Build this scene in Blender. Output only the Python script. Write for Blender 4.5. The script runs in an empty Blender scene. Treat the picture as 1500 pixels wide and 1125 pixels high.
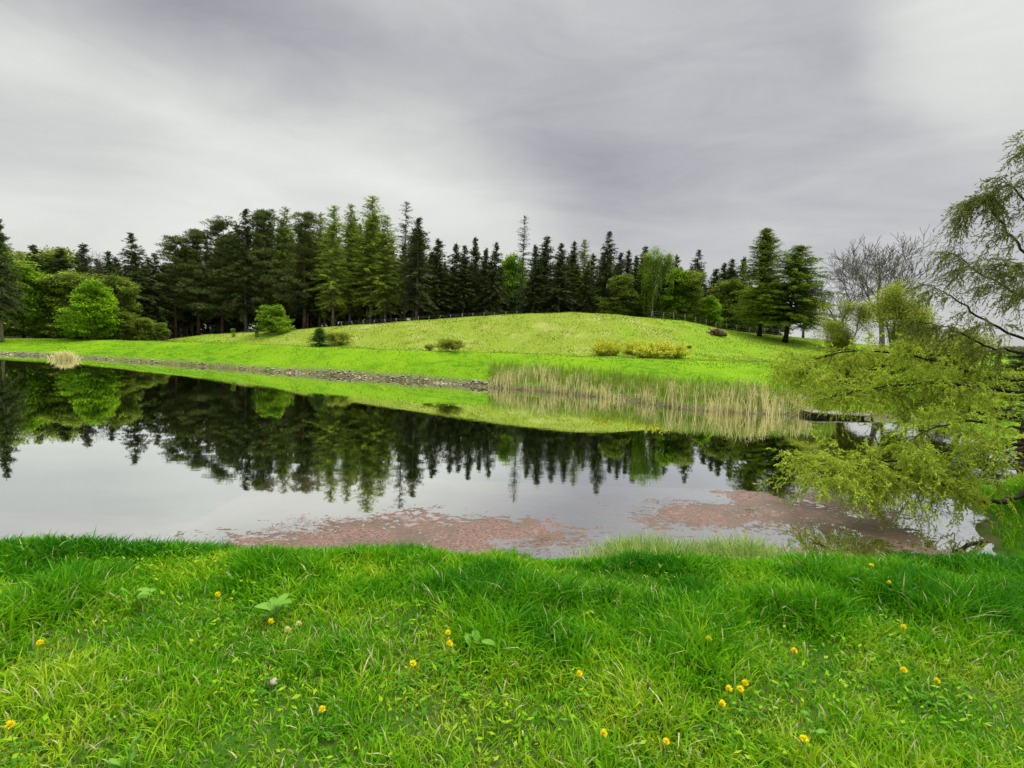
import bpy, math, random
import numpy as np
from mathutils import Matrix, Vector

# ---------------------------------------------------------------- camera, sky, sun, exposure
SC = bpy.context.scene
F = 800.0; PITCH = 4.5; ROLL = 2.2; EYE = 2.8      # focal length in photo pixels (1500 wide), tilt, roll, metres above the water
cam_d = bpy.data.cameras.new('camera'); cam = bpy.data.objects.new('camera', cam_d)
SC.collection.objects.link(cam); SC.camera = cam
cam_d.sensor_width = 36; cam_d.lens = 36 * F / 1500; cam_d.clip_start = .05; cam_d.clip_end = 5000
RM = Matrix.Rotation(math.radians(90 - PITCH), 3, 'X') @ Matrix.Rotation(math.radians(ROLL), 3, 'Z')
cam.matrix_world = Matrix.Translation((0, 0, EYE)) @ RM.to_4x4()
R3 = np.array(RM)
def ray(px, py):
    return R3 @ np.array([(px - 750) / F, -(py - 562.5) / F, -1.0])
def at(px, py, Y):                                  # point seen at a photo pixel, Y metres ahead
    d = ray(px, py); return np.array([0, 0, EYE]) + d * (Y / d[1])
def on_level(px, py, z):
    d = ray(px, py); return np.array([0, 0, EYE]) + d * ((z - EYE) / d[2])

SUN_EL, SUN_AZ = 60.0, 62.0                         # degrees; azimuth clockwise from +Y
world = bpy.data.worlds.new('World'); SC.world = world; world.use_nodes = True
SC.view_settings.view_transform = 'Standard'; SC.view_settings.look = 'None'
SC.view_settings.exposure = 0.55; SC.view_settings.gamma = 1.0
SC.view_settings.use_curve_mapping = False
sun_d = bpy.data.lights.new('sun', 'SUN'); sun_d.energy = 2.0; sun_d.angle = math.radians(30); sun_d.color = (1, .96, .9)
sun = bpy.data.objects.new('sun', sun_d); SC.collection.objects.link(sun)
_sd = Vector((math.sin(math.radians(SUN_AZ)) * math.cos(math.radians(SUN_EL)), math.cos(math.radians(SUN_AZ)) * math.cos(math.radians(SUN_EL)), math.sin(math.radians(SUN_EL))))
sun.rotation_euler = _sd.to_track_quat('Z', 'Y').to_euler()

class NT:
    def __init__(s, tree): s.t = tree; s.n = tree.nodes; s.l = tree.links
    def node(s, typ, **kw):
        n = s.n.new(typ)
        for k, v in kw.items():
            if k[0] == '_': setattr(n, k[1:], v)
        return n
    def put(s, sock, v):
        if isinstance(v, bpy.types.NodeSocket): s.l.new(v, sock)
        elif v is not None:
            if isinstance(v, (tuple, list)) and len(v) == 3 and sock.type == 'RGBA': v = (*v, 1)
            sock.default_value = v
    def math(s, op, a, b=None, c=None, clamp=False):
        n = s.n.new('ShaderNodeMath'); n.operation = op; n.use_clamp = clamp
        s.put(n.inputs[0], a); s.put(n.inputs[1], b)
        if c is not None: s.put(n.inputs[2], c)
        return n.outputs[0]
    def vmath(s, op, a, b=None):
        n = s.n.new('ShaderNodeVectorMath'); n.operation = op
        s.put(n.inputs[0], a); s.put(n.inputs[1], b)
        return n.outputs['Value'] if op in ('DOT_PRODUCT', 'LENGTH') else n.outputs[0]
    def mix(s, f, a, b, typ='MIX'):
        n = s.n.new('ShaderNodeMix'); n.data_type = 'RGBA'; n.blend_type = typ
        s.put(n.inputs[0], f); s.put(n.inputs[6], a); s.put(n.inputs[7], b); return n.outputs[2]
    def noise(s, vec, scale, detail=4, rough=.5, dist=0):
        n = s.n.new('ShaderNodeTexNoise'); s.put(n.inputs['Vector'], vec); n.inputs['Scale'].default_value = scale
        n.inputs['Detail'].default_value = detail; n.inputs['Roughness'].default_value = rough
        n.inputs['Distortion'].default_value = dist; return n.outputs['Fac']
    def range(s, v, a, b, c=0., d=1., smooth=True):
        n = s.n.new('ShaderNodeMapRange'); n.interpolation_type = 'SMOOTHSTEP' if smooth else 'LINEAR'
        s.put(n.inputs[0], v)
        for i, x in enumerate((a, b, c, d)): n.inputs[i + 1].default_value = x
        return n.outputs[0]
    def map(s, vec, rot=(0, 0, 0), scale=(1, 1, 1), loc=(0, 0, 0)):
        n = s.n.new('ShaderNodeMapping'); s.put(n.inputs[0], vec); n.inputs[1].default_value = loc
        n.inputs[2].default_value = rot; n.inputs[3].default_value = scale; return n.outputs[0]
    def attr(s, name, typ='GEOMETRY'):
        n = s.n.new('ShaderNodeAttribute'); n.attribute_name = name; n.attribute_type = typ; return n

def build_world():
    w = NT(world.node_tree); w.n.clear()
    out = w.node('ShaderNodeOutputWorld'); tc = w.node('ShaderNodeTexCoord')
    sky = w.node('ShaderNodeTexSky', _sky_type='NISHITA', _sun_disc=False)
    sky.sun_elevation = math.radians(SUN_EL); sky.sun_rotation = math.radians(SUN_AZ)
    d = w.vmath('NORMALIZE', tc.outputs['Generated'])
    sep = w.node('ShaderNodeSeparateXYZ'); w.put(sep.inputs[0], d)
    z = sep.outputs[2]; za = w.math('ABSOLUTE', z)
    # the cloud deck is a level layer: project the direction onto it
    den = w.math('ADD', za, .16)
    pl = w.node('ShaderNodeCombineXYZ')
    w.put(pl.inputs[0], w.math('DIVIDE', sep.outputs[0], den)); w.put(pl.inputs[1], w.math('DIVIDE', sep.outputs[1], den))
    n1 = w.noise(w.map(pl.outputs[0], rot=(0, 0, math.radians(-32)), scale=(.5, 1.5, 1), loc=(2.3, 1.1, 0)), 1.0, 6, .48, .5)
    n2 = w.noise(w.map(d, rot=(0, math.radians(18), 0), scale=(1.6, 1.6, 6)), 2.2, 6, .62, .6)
    n3 = w.noise(w.map(d, scale=(1, 1, 2.2)), 1.7, 4, .5, .3)
    wob = w.math('MULTIPLY', w.math('SUBTRACT', n3, .5), .20)
    def band(pa, pb, width, amp, side=None):
        a, b = ray(*pa), ray(*pb); n = np.cross(a, b); n /= np.linalg.norm(n)
        v = w.math('ADD', w.vmath('DOT_PRODUCT', d, tuple(n)), wob)
        g = w.math('DIVIDE', v, width); g = w.math('MULTIPLY', g, g)
        g = w.math('POWER', math.e, w.math('MULTIPLY', g, -1.0))
        if side:
            c, r = side; c = ray(*c); c /= np.linalg.norm(c)
            g = w.math('MULTIPLY', g, w.range(w.vmath('DOT_PRODUCT', d, tuple(c)), math.cos(r[1]), math.cos(r[0])))
        return w.math('MULTIPLY', g, amp)
    def blob(p, r, amp):
        c = ray(*p); c /= np.linalg.norm(c)
        v = w.math('ADD', w.vmath('DOT_PRODUCT', d, tuple(c)), w.math('MULTIPLY', wob, .06))
        return w.math('MULTIPLY', w.range(v, math.cos(r), 1.0), amp)
    lum = w.math('ADD', .372, w.math('MULTIPLY', w.math('SUBTRACT', n1, .5), .11))
    lum = w.math('ADD', lum, w.math('MULTIPLY', w.math('SUBTRACT', n2, .5), .17))
    for e in (band((200, -40), (900, 270), .10, -.13, ((480, 80), (.30, .70))),
              band((0, 90), (520, 285), .05, .06, ((200, 180), (.35, .75))),
              band((0, 200), (300, 250), .045, -.05, ((120, 200), (.2, .45))),
              blob((560, 320), .42, .12), blob((40, 330), .40, .12), blob((1520, -20), .20, .16), blob((1400, 400), .45, .03),
              blob((1330, 150), .42, -.035)):
        lum = w.math('ADD', lum, e)
    up = w.range(z, .55, .95, 0., 1.5)                     # an overcast sky is brightest overhead
    lum = w.math('ADD', w.math('MAXIMUM', lum, .17), up)
    tint = w.mix(w.range(lum, .24, .5), (.97, .96, 1.035), (1.02, 1.025, .975))
    cl = w.mix(1.0, tint, lum, 'MULTIPLY')
    # below the horizon: dull land colour (only light from below, hidden by the terrain)
    cl = w.mix(w.range(z, -.04, -.01), (.06, .08, .04), cl)
    bg1 = w.node('ShaderNodeBackground'); w.put(bg1.inputs[0], sky.outputs[0]); bg1.inputs[1].default_value = .1
    bg2 = w.node('ShaderNodeBackground'); w.put(bg2.inputs[0], cl); bg2.inputs[1].default_value = 1.0
    mx = w.node('ShaderNodeMixShader'); mx.inputs[0].default_value = .94
    w.l.new(bg1.outputs[0], mx.inputs[1]); w.l.new(bg2.outputs[0], mx.inputs[2]); w.l.new(mx.outputs[0], out.inputs[0])
build_world()

# ---------------------------------------------------------------- helpers
RNG = np.random.default_rng(11)
COL = SC.collection

def vnoise(x, y, seed=0):                               # smooth value noise, 0..1
    xi = np.floor(x).astype(np.int64); yi = np.floor(y).astype(np.int64)
    fx = x - xi; fy = y - yi; fx = fx * fx * (3 - 2 * fx); fy = fy * fy * (3 - 2 * fy)
    def h(a, b):
        n = (a * 374761393 + b * 668265263 + seed * 974711) & 0x7fffffff
        n = ((n ^ (n >> 13)) * 1274126177) & 0x7fffffff
        return ((n ^ (n >> 16)) & 0xffff) / 65535.0
    return (h(xi, yi) * (1 - fx) + h(xi + 1, yi) * fx) * (1 - fy) + (h(xi, yi + 1) * (1 - fx) + h(xi + 1, yi + 1) * fx) * fy
def fbm(x, y, seed=0, o=3):
    s = 0; a = .5; t = 0
    for i in range(o): s = s + a * vnoise(x * 2 ** i, y * 2 ** i, seed + i); t += a; a *= .5
    return s / t

class MB:
    def __init__(s): s.V = []; s.Q = []; s.T = []; s.A = []; s.n = 0
    def add(s, v, quads=None, tris=None, var=None):
        v = np.asarray(v, float).reshape(-1, 3)
        if quads is not None: s.Q.append(np.asarray(quads, np.int64).reshape(-1, 4) + s.n)
        if tris is not None: s.T.append(np.asarray(tris, np.int64).reshape(-1, 3) + s.n)
        s.V.append(v); s.A.append(np.full(len(v), .5) if var is None else np.broadcast_to(np.asarray(var, float).reshape(-1), (len(v),)) if np.size(var) in (1, len(v)) else np.repeat(np.asarray(var, float), len(v) // np.size(var)))
        s.n += len(v)
    def tube(s, P0, P1, R0, R1, n=5, var=None):
        P0 = np.atleast_2d(P0).astype(float); P1 = np.atleast_2d(P1).astype(float)
        R0 = np.broadcast_to(np.asarray(R0, float).reshape(-1), (len(P0),)); R1 = np.broadcast_to(np.asarray(R1, float).reshape(-1), (len(P0),))
        d = P1 - P0; d = d / (np.linalg.norm(d, axis=1, keepdims=True) + 1e-9)
        ref = np.where(np.abs(d[:, 2:3]) > .9, np.array([[1., 0, 0]]), np.array([[0, 0, 1.]]))
        a = np.cross(d, ref); a /= np.linalg.norm(a, axis=1, keepdims=True) + 1e-9; b = np.cross(d, a)
        an = np.arange(n) * 2 * np.pi / n
        ring = np.cos(an)[None, :, None] * a[:, None] + np.sin(an)[None, :, None] * b[:, None]
        v = np.stack([P0[:, None] + ring * R0[:, None, None], P1[:, None] + ring * R1[:, None, None]], 1)
        m = len(P0); base = np.arange(m)[:, None] * 2 * n; i = np.arange(n)[None]; j = (np.arange(n) + 1)[None] % n
        q = np.stack([base + i, base + j, base + n + j, base + n + i], -1)
        s.add(v, quads=q, var=var if var is None or np.size(var) == 1 else np.repeat(var, 2 * n))
    def polytube(s, pts, rad, n=8, var=None, cap=True):
        pts = np.asarray(pts, float); rad = np.broadcast_to(np.asarray(rad, float), (len(pts),))
        d = np.gradient(pts, axis=0); d /= np.linalg.norm(d, axis=1, keepdims=True)
        ref = np.array([1., 0, 0]) if abs(d[0][2]) > .8 else np.array([0, 0, 1.])
        rings = []
        for p, t, r in zip(pts, d, rad):
            a = np.cross(t, ref); a /= np.linalg.norm(a); b = np.cross(t, a)
            an = np.arange(n) * 2 * np.pi / n
            rings.append(p + r * (np.cos(an)[:, None] * a + np.sin(an)[:, None] * b))
        v = np.concatenate(rings + [pts[:1], pts[-1:]]); m = len(pts)
        i = np.arange(n); j = (i + 1) % n
        q = np.concatenate([np.stack([k * n + i, k * n + j, (k + 1) * n + j, (k + 1) * n + i], -1) for k in range(m - 1)])
        t = np.concatenate([np.stack([np.full(n, m * n), j, i], -1), np.stack([np.full(n, m * n + 1), (m - 1) * n + i, (m - 1) * n + j], -1)]) if cap else None
        s.add(v, quads=q, tris=t, var=var)
    def needles(s, P, D, L, W, var=None, rng=RNG):       # tapering triangles from P along D
        D = D / (np.linalg.norm(D, axis=1, keepdims=True) + 1e-9)
        a = np.cross(D, rng.normal(size=D.shape)); a /= np.linalg.norm(a, axis=1, keepdims=True) + 1e-9
        L = np.broadcast_to(L, (len(P),))[:, None]; W = np.broadcast_to(W, (len(P),))[:, None]
        v = np.stack([P - a * W / 2, P + a * W / 2, P + D * L], 1)
        s.add(v, tris=np.arange(len(P) * 3), var=None if var is None else np.repeat(var, 3))
    def leaves(s, P, D, L, W, N=None, var=None, rng=RNG): # pointed diamond leaves
        D = D / (np.linalg.norm(D, axis=1, keepdims=True) + 1e-9)
        N = rng.normal(size=D.shape) if N is None else N
        a = np.cross(D, N); a /= np.linalg.norm(a, axis=1, keepdims=True) + 1e-9
        L = np.broadcast_to(L, (len(P),))[:, None]; W = np.broadcast_to(W, (len(P),))[:, None]
        mid = P + D * L * .45
        v = np.stack([P, mid - a * W / 2, P + D * L, mid + a * W / 2], 1)
        s.add(v, quads=np.arange(len(P) * 4), var=None if var is None else np.repeat(var, 4))
    def mesh(s, name, mat, smooth=False):
        V = np.concatenate(s.V).astype(np.float32)
        Q = np.concatenate(s.Q) if s.Q else np.zeros((0, 4), np.int64); T = np.concatenate(s.T) if s.T else np.zeros((0, 3), np.int64)
        me = bpy.data.meshes.new(name)
        me.vertices.add(len(V)); me.vertices.foreach_set('co', V.ravel())
        li = np.concatenate([Q.ravel(), T.ravel()]).astype(np.int32)
        me.loops.add(len(li)); me.loops.foreach_set('vertex_index', li)
        st = np.concatenate([np.arange(len(Q)) * 4, len(Q) * 4 + np.arange(len(T)) * 3]).astype(np.int32)
        me.polygons.add(len(st)); me.polygons.foreach_set('loop_start', st)
        try: me.polygons.foreach_set('loop_total', np.concatenate([np.full(len(Q), 4), np.full(len(T), 3)]).astype(np.int32))
        except Exception: pass
        me.update(calc_edges=True)
        if smooth: me.polygons.foreach_set('use_smooth', np.ones(len(st), bool))
        at_ = me.attributes.new('var', 'FLOAT', 'POINT'); at_.data.foreach_set('value', np.concatenate(s.A).astype(np.float32))
        me.materials.append(mat); return me
    def obj(s, name, mat, parent=None, smooth=False):
        o = bpy.data.objects.new(name, s.mesh(name, mat, smooth)); COL.objects.link(o)
        if parent: o.parent = parent
        return o

def tag(o, label=None, cat=None, group=None, kind=None):
    if label: o['label'] = label
    if cat: o['category'] = cat
    if group: o['group'] = group
    if kind: o['kind'] = kind
    return o
def empty(name, loc=(0, 0, 0)):
    o = bpy.data.objects.new(name, None); COL.objects.link(o); o.location = loc; o.empty_display_size = .2; return o
def clone(root, loc, rot=0., scale=(1, 1, 1), label=None, group=None):
    r = root.copy(); COL.objects.link(r); r.location = loc; r.rotation_euler = (0, 0, rot); r.scale = scale
    if label: r['label'] = label
    if group: r['group'] = group
    for ch in list(root.children):
        c = ch.copy(); COL.objects.link(c); c.parent = r
        for g in list(ch.children):
            d = g.copy(); COL.objects.link(d); d.parent = c
    return r

# ---------------------------------------------------------------- materials
def material(name):
    m = bpy.data.materials.new(name); m.use_nodes = True; t = NT(m.node_tree); t.n.clear(); return m, t
def finish(t, sh):
    o = t.node('ShaderNodeOutputMaterial'); t.l.new(sh, o.inputs[0])
def pbsdf(t, col, rough=.7, spec=.3, normal=None):
    p = t.node('ShaderNodeBsdfPrincipled'); t.put(p.inputs['Base Color'], col); p.inputs['Roughness'].default_value = rough
    p.inputs['Specular IOR Level'].default_value = spec
    if normal is not None: t.l.new(normal, p.inputs['Normal'])
    return p.outputs[0]
def foliage(name, dark, light, trans=.3, tint=None, rough=.7, spec=.08, objvar=.25, lights=None, patch=0.):
    m, t = material(name)
    v = t.attr('var').outputs['Fac']
    c = t.mix(v, dark, light)
    if lights: c = t.mix(t.range(v, .9, .93), c, lights)
    geo = t.node('ShaderNodeNewGeometry'); oi = t.node('ShaderNodeObjectInfo')
    k = t.math('ADD', 1 - objvar / 2, t.math('MULTIPLY', oi.outputs['Random'], objvar))
    if patch:
        n = t.noise(geo.outputs['Position'], patch, 3)
        c = t.mix(t.range(n, .38, .62), c, tint)
    elif tint: c = t.mix(t.math('MULTIPLY', oi.outputs['Random'], .6), c, tint)
    hs = t.node('ShaderNodeHueSaturation'); t.put(hs.inputs['Value'], k); t.put(hs.inputs['Color'], c); c = hs.outputs[0]
    tr = t.node('ShaderNodeBsdfTranslucent'); t.put(tr.inputs[0], c)
    mx = t.node('ShaderNodeMixShader'); mx.inputs[0].default_value = trans
    t.l.new(pbsdf(t, c, rough, spec), mx.inputs[1]); t.l.new(tr.outputs[0], mx.inputs[2]); finish(t, mx.outputs[0]); return m
def bark(name, a, b, scale=6, mossy=None):
    m, t = material(name); tc = t.node('ShaderNodeTexCoord')
    n = t.noise(t.map(tc.outputs['Object'], scale=(1, 1, .25)), scale, 5, .6)
    c = t.mix(t.range(n, .3, .7), a, b)
    if mossy: c = t.mix(t.range(t.noise(tc.outputs['Object'], 1.3, 3), .5, .62), c, mossy)
    bp = t.node('ShaderNodeBump'); bp.inputs['Strength'].default_value = .5; bp.inputs['Distance'].default_value = .03; t.l.new(n, bp.inputs['Height'])
    finish(t, pbsdf(t, c, .9, .1, bp.outputs[0])); return m
def plain(name, a, b, scale=4, rough=.8, spec=.2):
    m, t = material(name); tc = t.node('ShaderNodeTexCoord')
    n = t.noise(tc.outputs['Object'], scale, 4, .6); v = t.attr('var').outputs['Fac']
    c = t.mix(t.math('MULTIPLY', t.math('ADD', t.range(n, .3, .7), v), .5), a, b)
    finish(t, pbsdf(t, c, rough, spec)); return m

M = dict(
    spruce=foliage('spruce_needles', (.026, .042, .011), (.125, .175, .038), .12, tint=(.022, .032, .008), objvar=.5),
    pine=foliage('pine_needles', (.055, .085, .02), (.25, .31, .08), .15, tint=(.05, .055, .02), objvar=.35),
    larch=foliage('larch_needles', (.10, .15, .014), (.33, .44, .045), .3, objvar=.35),
    darklarch=foliage('dark_larch_needles', (.050, .085, .008), (.21, .29, .02), .25, objvar=.2),
    greylarch=foliage('grey_larch_needles', (.05, .065, .035), (.12, .14, .07), .25, objvar=.2),
    maple=foliage('maple_leaves', (.06, .16, .008), (.36, .58, .02), .35, objvar=.2),
    olive=foliage('olive_leaves', (.07, .12, .015), (.34, .44, .05), .3, objvar=.3),
    birch=foliage('birch_leaves', (.10, .19, .015), (.32, .47, .04), .35, objvar=.2),
    shrub=foliage('shrub_leaves', (.06, .15, .010), (.34, .52, .03), .35, objvar=.2),
    yellow=foliage('yellow_green_leaves', (.19, .24, .025), (.42, .46, .06), .35, objvar=.2),
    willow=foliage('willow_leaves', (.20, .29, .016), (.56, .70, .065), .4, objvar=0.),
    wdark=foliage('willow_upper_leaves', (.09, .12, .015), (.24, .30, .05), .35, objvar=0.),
    forsythia=foliage('forsythia_blossom', (.50, .52, .03), (.88, .86, .10), .3, objvar=.1),
    dryshrub=foliage('dry_twigs', (.22, .24, .07), (.42, .44, .14), .1),
    bark=bark('grey_bark', (.09, .075, .06), (.27, .23, .18)),
    barkdark=bark('dark_bark', (.012, .010, .008), (.05, .042, .03)),
    barkpine=bark('pine_bark', (.09, .05, .03), (.20, .13, .08)),
    barkpale=bark('pale_green_bark', (.14, .13, .06), (.26, .24, .10)),
    twig=bark('bare_twigs', (.09, .08, .075), (.20, .18, .165)),
    stone=plain('pale_stone', (.14, .10, .065), (.62, .55, .45), 9),
    wood=plain('weathered_wood', (.13, .11, .09), (.42, .39, .34), 7),
    post=plain('post_wood', (.14, .13, .11), (.32, .30, .26), 5),
    wire=plain('fence_wire', (.2, .2, .2), (.3, .3, .3), 5, .4, .5),
)

# ---------------------------------------------------------------- terrain
US = [-400, 0, 100, 200, 300, 400, 500, 600, 700, 800, 900, 1000, 1100, 1180, 1300, 1420, 1600, 2200]
def shore_row():
    y = [505, 519, 523, 530, 537, 545, 551, 558, 566, 574, 584, 600, 606, 608, 612, 618, 630, 700]
    out = []
    for u, v in zip(US, y): p = on_level(u, v, 0); out.append(p[1])
    return out
SY = shore_row()
TU = [-400, 0, 120, 240, 350, 480, 600, 750, 850, 1100, 1200, 1300, 1500, 2200]
TZ_ = [1.05, 1.07, 1.25, 1.48, 1.65, 1.77, 1.83, 1.9, 1.92, 2.0, 1.9, 1.8, 1.8, 1.8]
TPY = [480, 496, 498, 501, 504, 510, 514, 518, 523, 531, 535, 540, 552, 590]
TY_ = [min(on_level(u, v, z)[1], 56) for u, v, z in zip(TU, TPY, TZ_)]
CU = [-400, 0, 200, 240, 300, 350, 400, 480, 560, 650, 700, 750, 830, 900, 1000, 1050, 1100, 1150, 1200, 1260, 1400, 1700, 2200]
CPY = [484, 501, 504, 499, 491, 488, 486, 480, 473.5, 467, 463, 460, 458, 461, 471, 481.5, 489, 494, 498, 505, 512, 522, 540]
CDU = lambda u: np.interp(u, [200, 300, 900, 1000, 1100, 1300], [58, 54, 54, 57, 66, 66])      # distance of the crest
CZ_ = [at(u, v, float(CDU(u)))[2] for u, v in zip(CU, CPY)]
def near_edge(X):
    return np.interp(X, [-8, -4, 0, 3, 5, 7, 8.3, 9.6, 12, 20], [3.4, 3.7, 3.84, 4.0, 4.25, 4.9, 6.3, 8.7, 10.2, 13])
def sstep(x, a, b):
    t = np.clip((x - a) / (b - a), 0, 1); return t * t * (3 - 2 * t)
def terrain(X, Y, parts=False):
    X = np.asarray(X, float); Y = np.asarray(Y, float)
    u = 750 + F * X / np.maximum(Y, 9.0); u = np.clip(u, -400, 2200)
    # columns slant with the roll: correct to the shoreline / terrace rows
    S = np.interp(u, US, SY); TY = np.maximum(np.interp(u, TU, TY_), S + 4); TZ = np.interp(u, TU, TZ_); CZ = np.interp(u, CU, CZ_)
    S = S + .35 * (fbm(X * .5, Y * .0 + 3, 5) - .5)
    CY = np.maximum(CDU(u), TY + 8)
    bank = np.where(Y < S, np.maximum(-(S - Y) * .3, -2.2), 0)
    k = np.clip((Y - S) / (TY - S), 0, 1)
    bank = np.where(Y >= S, .22 * sstep(Y, S, S + .35) + (TZ - .22) * (k ** .9), bank)
    bank = bank + (CZ - TZ) * sstep(Y, TY + 2.2, CY) * (Y > TY)
    und = (fbm(X * .16, Y * .16, 9, 4) - .5) * .6 * sstep(Y, TY + 2, TY + 8) * (1 - .7 * sstep(Y, CY - 10, CY))
    small = (fbm(X * .7, Y * .7, 12) - .5) * .10 * (Y > S + .4)
    bank = bank + und + small - .012 * np.clip(Y - CY - 4, 0, 60) - .004 * np.clip(Y - 150, 0, 900)
    side = np.maximum(np.clip((X - 19) * .25, -3, 1.8), np.clip((-62 - X) * .25, -3, 1.6))   # the pond closes left and right
    E = near_edge(X)
    near = 1.2 + (fbm(X * .9, Y * .9, 3) - .5) * .06 + (fbm(X * 3, Y * 3, 4) - .5) * .05
    drop = np.clip(Y - E, 0, 40)
    near = near - np.interp(drop, [0, .3, 1.9, 3.3, 6, 10], [0, .1, 1.12, 1.24, 1.75, 3.2])
    near = np.maximum(near, -2.2)
    z = np.maximum(np.maximum(bank * (Y > 12) + (-3) * (Y <= 12), near), np.where(Y > 4, side, -3))
    if parts: return z, (S, TY, TZ, CY, E, u)
    return z

def build_ground():
    def axis(lo, hi, dlo, dhi, step, grow):
        a = list(np.arange(dlo, dhi + 1e-6, step)); s = step
        while a[-1] < hi: s *= grow; a.append(a[-1] + s)
        s = step
        while a[0] > lo: s *= grow; a.insert(0, a[0] - s)
        return np.array(a)
    xs = axis(-900, 900, -12, 14, .16, 1.03); ys = axis(-400, 10, .5, 10, .14, 1.05); g_ = [ys[-1]]
    while g_[-1] < 1600: g_.append(g_[-1] + (min(.30, .14 + .02 * (g_[-1] - 10)) if g_[-1] < 62 else .3 * 1.04 ** (len(g_) - kq)));  kq = len(g_) if g_[-1] < 62 else kq
    ys = np.concatenate([ys, g_[1:]])
    X, Y = np.meshgrid(xs, ys); Z, (S, TY, TZ, CY, E, u) = terrain(X, Y, True)
    ny, nx = X.shape; i = (np.arange(ny - 1)[:, None] * nx + np.arange(nx - 1)[None]).ravel()
    mb = MB(); mb.add(np.stack([X, Y, Z], -1), quads=np.stack([i, i + 1, i + nx + 1, i + nx], -1))
    m, t = material('grassland')
    geo = t.node('ShaderNodeNewGeometry'); pos = geo.outputs['Position']
    def at_(n): return t.attr(n).outputs['Fac']
    nf = t.noise(pos, 9, 5, .7); nm = t.noise(pos, 1.3, 5, .6); nl = t.noise(pos, .16, 4, .6, .4)
    lawn = t.mix(t.range(nf, .32, .68), (.085, .20, .006), (.20, .36, .010))
    lawn = t.mix(t.math('MULTIPLY', t.range(nm, .48, .66), .75), lawn, (.04, .17, .004))
    lawn = t.mix(t.math('MULTIPLY', t.range(nl, .45, .65), .7), lawn, (.20, .36, .010))
    hill = t.mix(t.range(nf, .3, .7), (.13, .20, .014), (.30, .37, .05))
    hill = t.mix(t.math('MULTIPLY', t.range(t.noise(pos, .35, 5, .65, .5), .50, .68), .6), hill, (.40, .39, .13))
    hill = t.mix(t.math('MULTIPLY', t.range(nm, .60, .72), .5), hill, (.10, .18, .012))
    hill = t.mix(t.math('MULTIPLY', t.range(at_('lush'), .0, 1.), .75), hill, (.17, .33, .010))
    soil = t.mix(t.range(nf, .3, .7), (.035, .030, .015), (.10, .085, .05))
    under = t.mix(t.range(nm, .35, .6), (.035, .11, .006), t.mix(.6, soil, (.06, .13, .01)))
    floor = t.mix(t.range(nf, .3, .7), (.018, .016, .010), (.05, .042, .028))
    bed = t.mix(t.range(nm, .35, .65), (.055, .028, .020), (.20, .11, .085))
    bed = t.mix(at_('deep'), bed, (.010, .020, .004))
    edge = t.mix(t.range(nf, .35, .65), (.06, .045, .025), (.26, .22, .16))
    c = t.mix(at_('hill'), lawn, hill)
    path = t.mix(t.range(nf, .3, .7), (.30, .36, .08), (.50, .48, .20))
    c = t.mix(t.math('MULTIPLY', at_('path'), t.range(nm, .3, .6, .25, .8)), c, path)
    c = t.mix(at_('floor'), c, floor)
    c = t.mix(at_('near'), c, under); c = t.mix(at_('edge'), c, edge); c = t.mix(at_('bed'), c, bed)
    bp = t.node('ShaderNodeBump'); bp.inputs['Strength'].default_value = .6; bp.inputs['Distance'].default_value = .12; t.l.new(nf, bp.inputs['Height'])
    finish(t, pbsdf(t, c, .95, .05, bp.outputs[0]))
    o = mb.obj('ground', m, None, True); tag(o, 'grassy ground with pond banks and a low hill', 'ground', kind='structure')
    jit = (fbm(X * .4, Y * .4, 21) - .5)
    far = Y > 12
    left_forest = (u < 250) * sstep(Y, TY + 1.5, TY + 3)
    at = dict(
        hill=sstep(Y, TY + .5 + jit * 2, TY + 2.2 + jit * 2) * far,
        lush=sstep(u + jit * 200, 880, 1060) * .9 + sstep(-(u + jit * 150), -420, -300) * .4 + (1 - sstep(Y, TY + 4, TY + 10)) * .25,
        path=np.exp(-((Y - TY - .9) / .45) ** 2) * far * (.35 + .65 * sstep(u, 950, 1150)),
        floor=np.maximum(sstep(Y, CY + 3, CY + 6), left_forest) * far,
        near=1.0 - sstep(Y, 9, 12),
        edge=np.exp(-((Y - S - .10) / .24) ** 2) * far,
        bed=1 - sstep(Z, -.06, .05), deep=1 - sstep(Z, -1.15, -.35))
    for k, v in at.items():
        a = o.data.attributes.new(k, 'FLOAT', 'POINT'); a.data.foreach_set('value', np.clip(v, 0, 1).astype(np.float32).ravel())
    return o
build_ground()

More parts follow.
